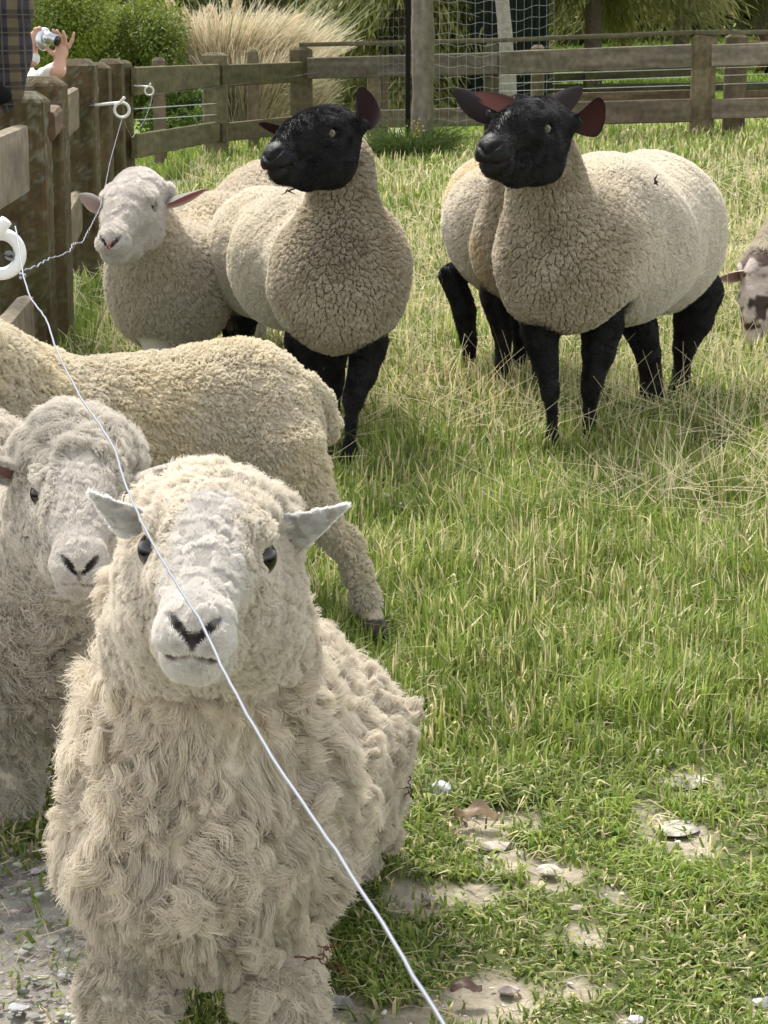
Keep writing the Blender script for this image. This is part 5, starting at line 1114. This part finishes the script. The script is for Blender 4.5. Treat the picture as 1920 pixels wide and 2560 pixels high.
# ---------------------------------------------------------------- people behind the fence
def skin_mesh(name, sdf, h, mat, parent, col, noise=None):
    V, Fq = polygonise(sdf, h, noise=noise); return mesh_obj(name, V, Fq, mat, parent, np.tile(np.array(col, float), (len(V), 1)) if not callable(col) else col(V)), V
def person_camera():
    D = 9.35; root = empty('person', (-1.95, 9.5, 0), 'person in white sleeves holding up a small silver camera over the posts', 'person', 'visitors behind the fence')
    q = lambda x, y, d=0: P(x, y, D+d); s = SDF(); m = 1/pxm(D, 1.15)
    # far hand (open palm to the viewer)
    s.ell(q(154, 130), (17*m, 9*m, 21*m), M=hR(.15, -.12, 0), k=.012); s.rc(q(150, 150), q(146, 176), 13*m, 12*m, k=.012)
    s.chain([(q(172, 118), 5.4*m), (q(181, 100, -.005), 4.6*m), (q(185, 82, -.015), 3.6*m)], k=.004)                       # little finger
    s.chain([(q(163, 110), 5.6*m), (q(163, 94, -.01), 4.9*m), (q(158, 79, -.025), 4.0*m)], k=.004)                          # ring
    s.chain([(q(152, 108), 5.8*m), (q(149, 90, -.02), 5.2*m), (q(143, 77, -.035), 4.3*m)], k=.004)                         # middle
    s.chain([(q(144, 110), 5.8*m), (q(138, 92, -.02), 5.0*m), (q(133, 75, -.04), 4.1*m)], k=.004)                        # index
    s.chain([(q(141, 138), 7.*m), (q(127, 131, -.02), 5.6*m), (q(115, 119, -.03), 4.6*m)], k=.006)                       # thumb
    # near hand (back of the hand, fingers round the camera)
    s.ell(q(86, 96), (15*m, 11*m, 20*m), M=hR(0, .2, 0), k=.012); s.rc(q(84, 108), q(78, 150), 13*m, 11*m, k=.012)
    for i, (x0, y0, x1, y1, x2, y2) in enumerate(((88, 74, 99, 71, 108, 77), (93, 83, 102, 84, 108, 90), (94, 95, 102, 95, 107, 101), (93, 106, 101, 107, 108, 112))):
        s.chain([(q(x0, y0, -.01), 5.8*m), (q(x1, y1, -.03), 5.2*m), (q(x2, y2, -.015), 4.2*m)], k=.004)
    s.chain([(q(88, 112), 6*m), (q(99, 117, .02), 5*m), (q(108, 112, .03), 4.4*m)], k=.005)
    # rest of the body, mostly outside the frame
    sh1, sh2 = np.array((-1.78, 9.75, 1.36)), np.array((-2.13, 9.6, 1.36))
    s.chain([(q(146, 176), .030), (np.array((-1.52, 9.62, 1.02)), .038), (sh1, .05)], k=.03); s.chain([(q(78, 150), .028), (np.array((-2.0, 9.4, 1.0)), .038), (sh2, .05)], k=.03)
    s.rc(sh1, sh2, .07, .07, k=.05); s.rc((-1.95, 9.7, 1.32), (-1.95, 9.72, .95), .14, .13, k=.06); s.rc((-1.95, 9.68, 1.4), (-1.94, 9.62, 1.52), .055, .05, k=.03)
    s.ell((-1.93, 9.6, 1.62), (.078, .095, .115), k=.03); s.ell((-1.93, 9.51, 1.60), (.014, .022, .02), k=.012)
    for sx in (-1, 1): s.chain([((-1.95+sx*.1, 9.72, .92), .10), ((-1.95+sx*.11, 9.7, .5), .065), ((-1.95+sx*.11, 9.75, .06), .045), ((-1.95+sx*.11, 9.62, .04), .04)], k=.04)
    V, Fq = polygonise(s, .0042, noise=None) if False else polygonise(s, .006)
    mesh_obj('body', V, Fq, M_HSKIN, root, np.tile((.62, .36, .27), (len(V), 1)))
    c = SDF(); c.chain([(q(146, 172), .034), (np.array((-1.52, 9.62, 1.02)), .052), (sh1, .075)], k=.03); c.chain([(q(79, 146), .033), (np.array((-2.0, 9.4, 1.0)), .052), (sh2, .075)], k=.03)
    c.rc(sh1, sh2, .085, .085, k=.06); c.rc((-1.95, 9.7, 1.32), (-1.95, 9.72, .88), .175, .165, k=.06); skin_mesh('shirt', c, .009, M_CLOTH, root, (.80, .79, .76), noise=(.006, .05, 4))
    c = SDF()
    for sx in (-1, 1): c.chain([((-1.95+sx*.09, 9.72, .9), .13), ((-1.95+sx*.11, 9.7, .5), .085), ((-1.95+sx*.11, 9.75, .1), .07)], k=.04)
    skin_mesh('trousers', c, .012, M_CLOTH, root, (.05, .06, .09)); c = SDF().ell((-1.93, 9.64, 1.66), (.088, .10, .10), k=.03); skin_mesh('hair', c, .008, M_CLOTH, root, (.05, .03, .02))
    cm = empty('camera_body', tuple(q(118, 96, -.03)), 'silver compact camera with its lens out, held between two hands', 'camera')
    b0 = q(104, 100, -.02); 
    bx = SDF().ell(b0, (.028, .02, .034), k=.01).rc(q(112, 82, -.02), q(110, 112, -.02), .022, .022, k=.02); skin_mesh('body', bx, .003, M_SILVER, cm, (.6, .6, .6))
    a = q(112, 92, -.035); b = q(143, 102, -.07); tube('lens_barrel', [a, a+(b-a)*.5, a+(b-a)*.52, b], .02, M_SILVER, cm, 24, [.026, .026, .0235, .0235])
    tube('lens_glass', [b+(b-a)*.004, b+(b-a)*.03], .0218, M_DARK, cm, 24)
person_camera()
def person_plaid():
    root = empty('person', (-1.4, 6.75, 0), 'person in a brown and navy checked shirt, arm hanging beside the rails', 'person', 'visitors behind the fence')
    D = 6.75; q = lambda x, y, d=0: P(x, y, D+d)
    s = SDF(); s.chain([(q(-30, -330, .1), .06), (q(8, 60), .05), (q(5, 210, -.02), .042), (q(-130, 250, -.05), .035)], k=.03)
    s.ell(q(-165, 258, -.06), (.045, .02, .035), k=.02)
    for i in range(4): s.chain([(q(-190, 240+i*13, -.06), .010), (q(-222, 250+i*13, -.05), .009), (q(-236, 268+i*11, -.04), .0075)], k=.005)
    s.chain([(q(-165, 236, -.07), .011), (q(-186, 222, -.08), .009)], k=.005)
    tc = np.array((-1.52, 6.85)); s.rc((*tc, 1.42), (*tc, 1.0), .15, .14, k=.06); s.rc((*tc, 1.45), (tc[0], tc[1]-.03, 1.58), .055, .05, k=.03); s.ell((tc[0], tc[1]-.03, 1.68), (.078, .095, .115), k=.03); s.ell((tc[0], tc[1]-.125, 1.66), (.014, .02, .02), k=.012)
    s.chain([((tc[0]-.2, tc[1], 1.42), .055), ((tc[0]-.27, tc[1], 1.12), .042), ((tc[0]-.22, tc[1]-.12, .9), .033)], k=.03)
    for sx in (-1, 1): s.chain([((tc[0]+sx*.1, tc[1], .95), .10), ((tc[0]+sx*.11, tc[1], .5), .065), ((tc[0]+sx*.11, tc[1]+.03, .06), .045), ((tc[0]+sx*.11, tc[1]-.1, .04), .04)], k=.04)
    V, Fq = polygonise(s, .008); mesh_obj('body', V, Fq, M_HSKIN, root, np.tile((.55, .33, .25), (len(V), 1)))
    m, nt, b = new_mat('plaid_cloth'); tcn = N(nt, 'ShaderNodeTexCoord'); sp = N(nt, 'ShaderNodeSeparateXYZ'); nt.links.new(tcn.outputs['Object'], sp.inputs[0])
    def stripe(sock, sc, th, off=0):
        mu = N(nt, 'ShaderNodeMath', operation='MULTIPLY_ADD'); mu.inputs[1].default_value = sc; mu.inputs[2].default_value = off; nt.links.new(sock, mu.inputs[0])
        fr = N(nt, 'ShaderNodeMath', operation='FRACT'); nt.links.new(mu.outputs[0], fr.inputs[0]); g = N(nt, 'ShaderNodeMath', operation='GREATER_THAN'); g.inputs[1].default_value = th; nt.links.new(fr.outputs[0], g.inputs[0]); return g.outputs[0]
    def mixc(f, a, bcol):
        mx = N(nt, 'ShaderNodeMix', data_type='RGBA'); 
        if isinstance(f, float): mx.inputs[0].default_value = f
        else: nt.links.new(f, mx.inputs[0])
        for i_, c_ in ((6, a), (7, bcol)):
            if isinstance(c_, tuple): mx.inputs[i_].default_value = (*c_, 1)
            else: nt.links.new(c_, mx.inputs[i_])
        return mx.outputs[2]
    A = stripe(sp.outputs[0], 17, .5, .2); B = stripe(sp.outputs[2], 19, .5); C = stripe(sp.outputs[0], 17, .93, .45); D_ = stripe(sp.outputs[2], 19, .93, .25)
    c = mixc(A, (.12, .095, .055), (.035, .030, .040)); c2 = mixc(A, (.06, .045, .03), (.012, .012, .022)); c = mixc(B, c, c2); c = mixc(C, c, (.09, .075, .05)); c = mixc(D_, c, (.09, .075, .05)); nt.links.new(c, b.inputs['Base Color']); b.inputs['Roughness'].default_value = .9
    c = SDF(); c.chain([(q(-40, -340, .1), .10), (q(-2, 20), .092), (q(0, 130), .088), (q(-8, 215, -.01), .075), (q(-60, 265, -.03), .06), (q(-110, 262, -.05), .055)], k=.04)
    c.rc((*tc, 1.42), (*tc, .95), .185, .18, k=.06); c.chain([((tc[0]-.2, tc[1], 1.42), .08), ((tc[0]-.27, tc[1], 1.12), .065), ((tc[0]-.23, tc[1]-.1, .94), .05)], k=.03)
    V, Fq = polygonise(c, .008, noise=(.012, .07, 9)); mesh_obj('shirt', V, Fq, m, root, None)
    c = SDF()
    for sx in (-1, 1): c.chain([((tc[0]+sx*.09, tc[1], .95), .13), ((tc[0]+sx*.11, tc[1], .5), .085), ((tc[0]+sx*.11, tc[1]+.03, .1), .07)], k=.04)
    skin_mesh('trousers', c, .012, M_CLOTH, root, (.04, .045, .06)); c = SDF().ell((tc[0], tc[1], 1.72), (.088, .10, .10), k=.03); skin_mesh('hair', c, .008, M_CLOTH, root, (.04, .03, .02))
    st = q(-60, 120, -.22); bg_ = empty('shoulder_bag', tuple(q(-20, 222, -.12)), 'black bag hanging against the checked shirt, only its corner in view', 'bag')
    c = SDF().ell(q(-22, 238, -.12), (.055, .03, .035), k=.02).rc(q(-45, 215, -.12), q(18, 240, -.12), .016, .012, k=.02); skin_mesh('pouch', c, .004, M_CLOTH, bg_, (.012, .011, .012)); tube('strap', [q(-40, 215, -.12), q(-60, 100, -.14), q(-70, -100, -.1), q(-80, -300, .1)], .008, M_DARK, bg_, 8)
person_plaid()
# twigs caught in the wool
def twig(pts, lab, r0, seed, c):
    r = np.random.RandomState(seed); L_ = [wire_path([P(*a) for a in pts], .0012, seed, 10)]
    for k in range(7):
        i = r.randint(2, 9); b = L_[0][i]; d = norm(r.randn(3)); L_.append(b+np.linspace(0, 1, 10)[:, None]*d*(.006+.016*r.rand())+r.randn(10, 3)*.0006)
    o = strands('twig', None, np.array(L_), np.full(len(L_), r0, np.float32), np.tile(c, (len(L_), 1)), M_STRAW); tag(o, lab, 'twig', 'twigs and burrs caught in wool')
twig([(735, 2392, 2.28), (790, 2388, 2.27), (815, 2420, 2.27), (860, 2412, 2.28), (868, 2450, 2.28)], 'brown branching twig stuck to the wool above the right foreleg', .0011, 1, (.13, .05, .035))
twig([(795, 2385, 2.28), (835, 2362, 2.28)], 'short brown twig tip beside the branching one', .0009, 2, (.13, .05, .035))
twig([(1022, 1940, 2.62), (1030, 1990, 2.62), (1035, 2005, 2.62)], 'dark thorny twig on the side of the shaggy fleece', .0009, 3, (.05, .035, .03))
twig([(742, 468, 6.3), (718, 478, 6.3), (705, 486, 6.3)], 'thin stalk hanging from the mouth of the black-faced sheep', .0022, 4, (.06, .05, .03))
twig([(1636, 448, 6.62), (1642, 456, 6.62)], 'tiny dark burr on the pale back of the black-faced sheep', .003, 5, (.04, .03, .03))
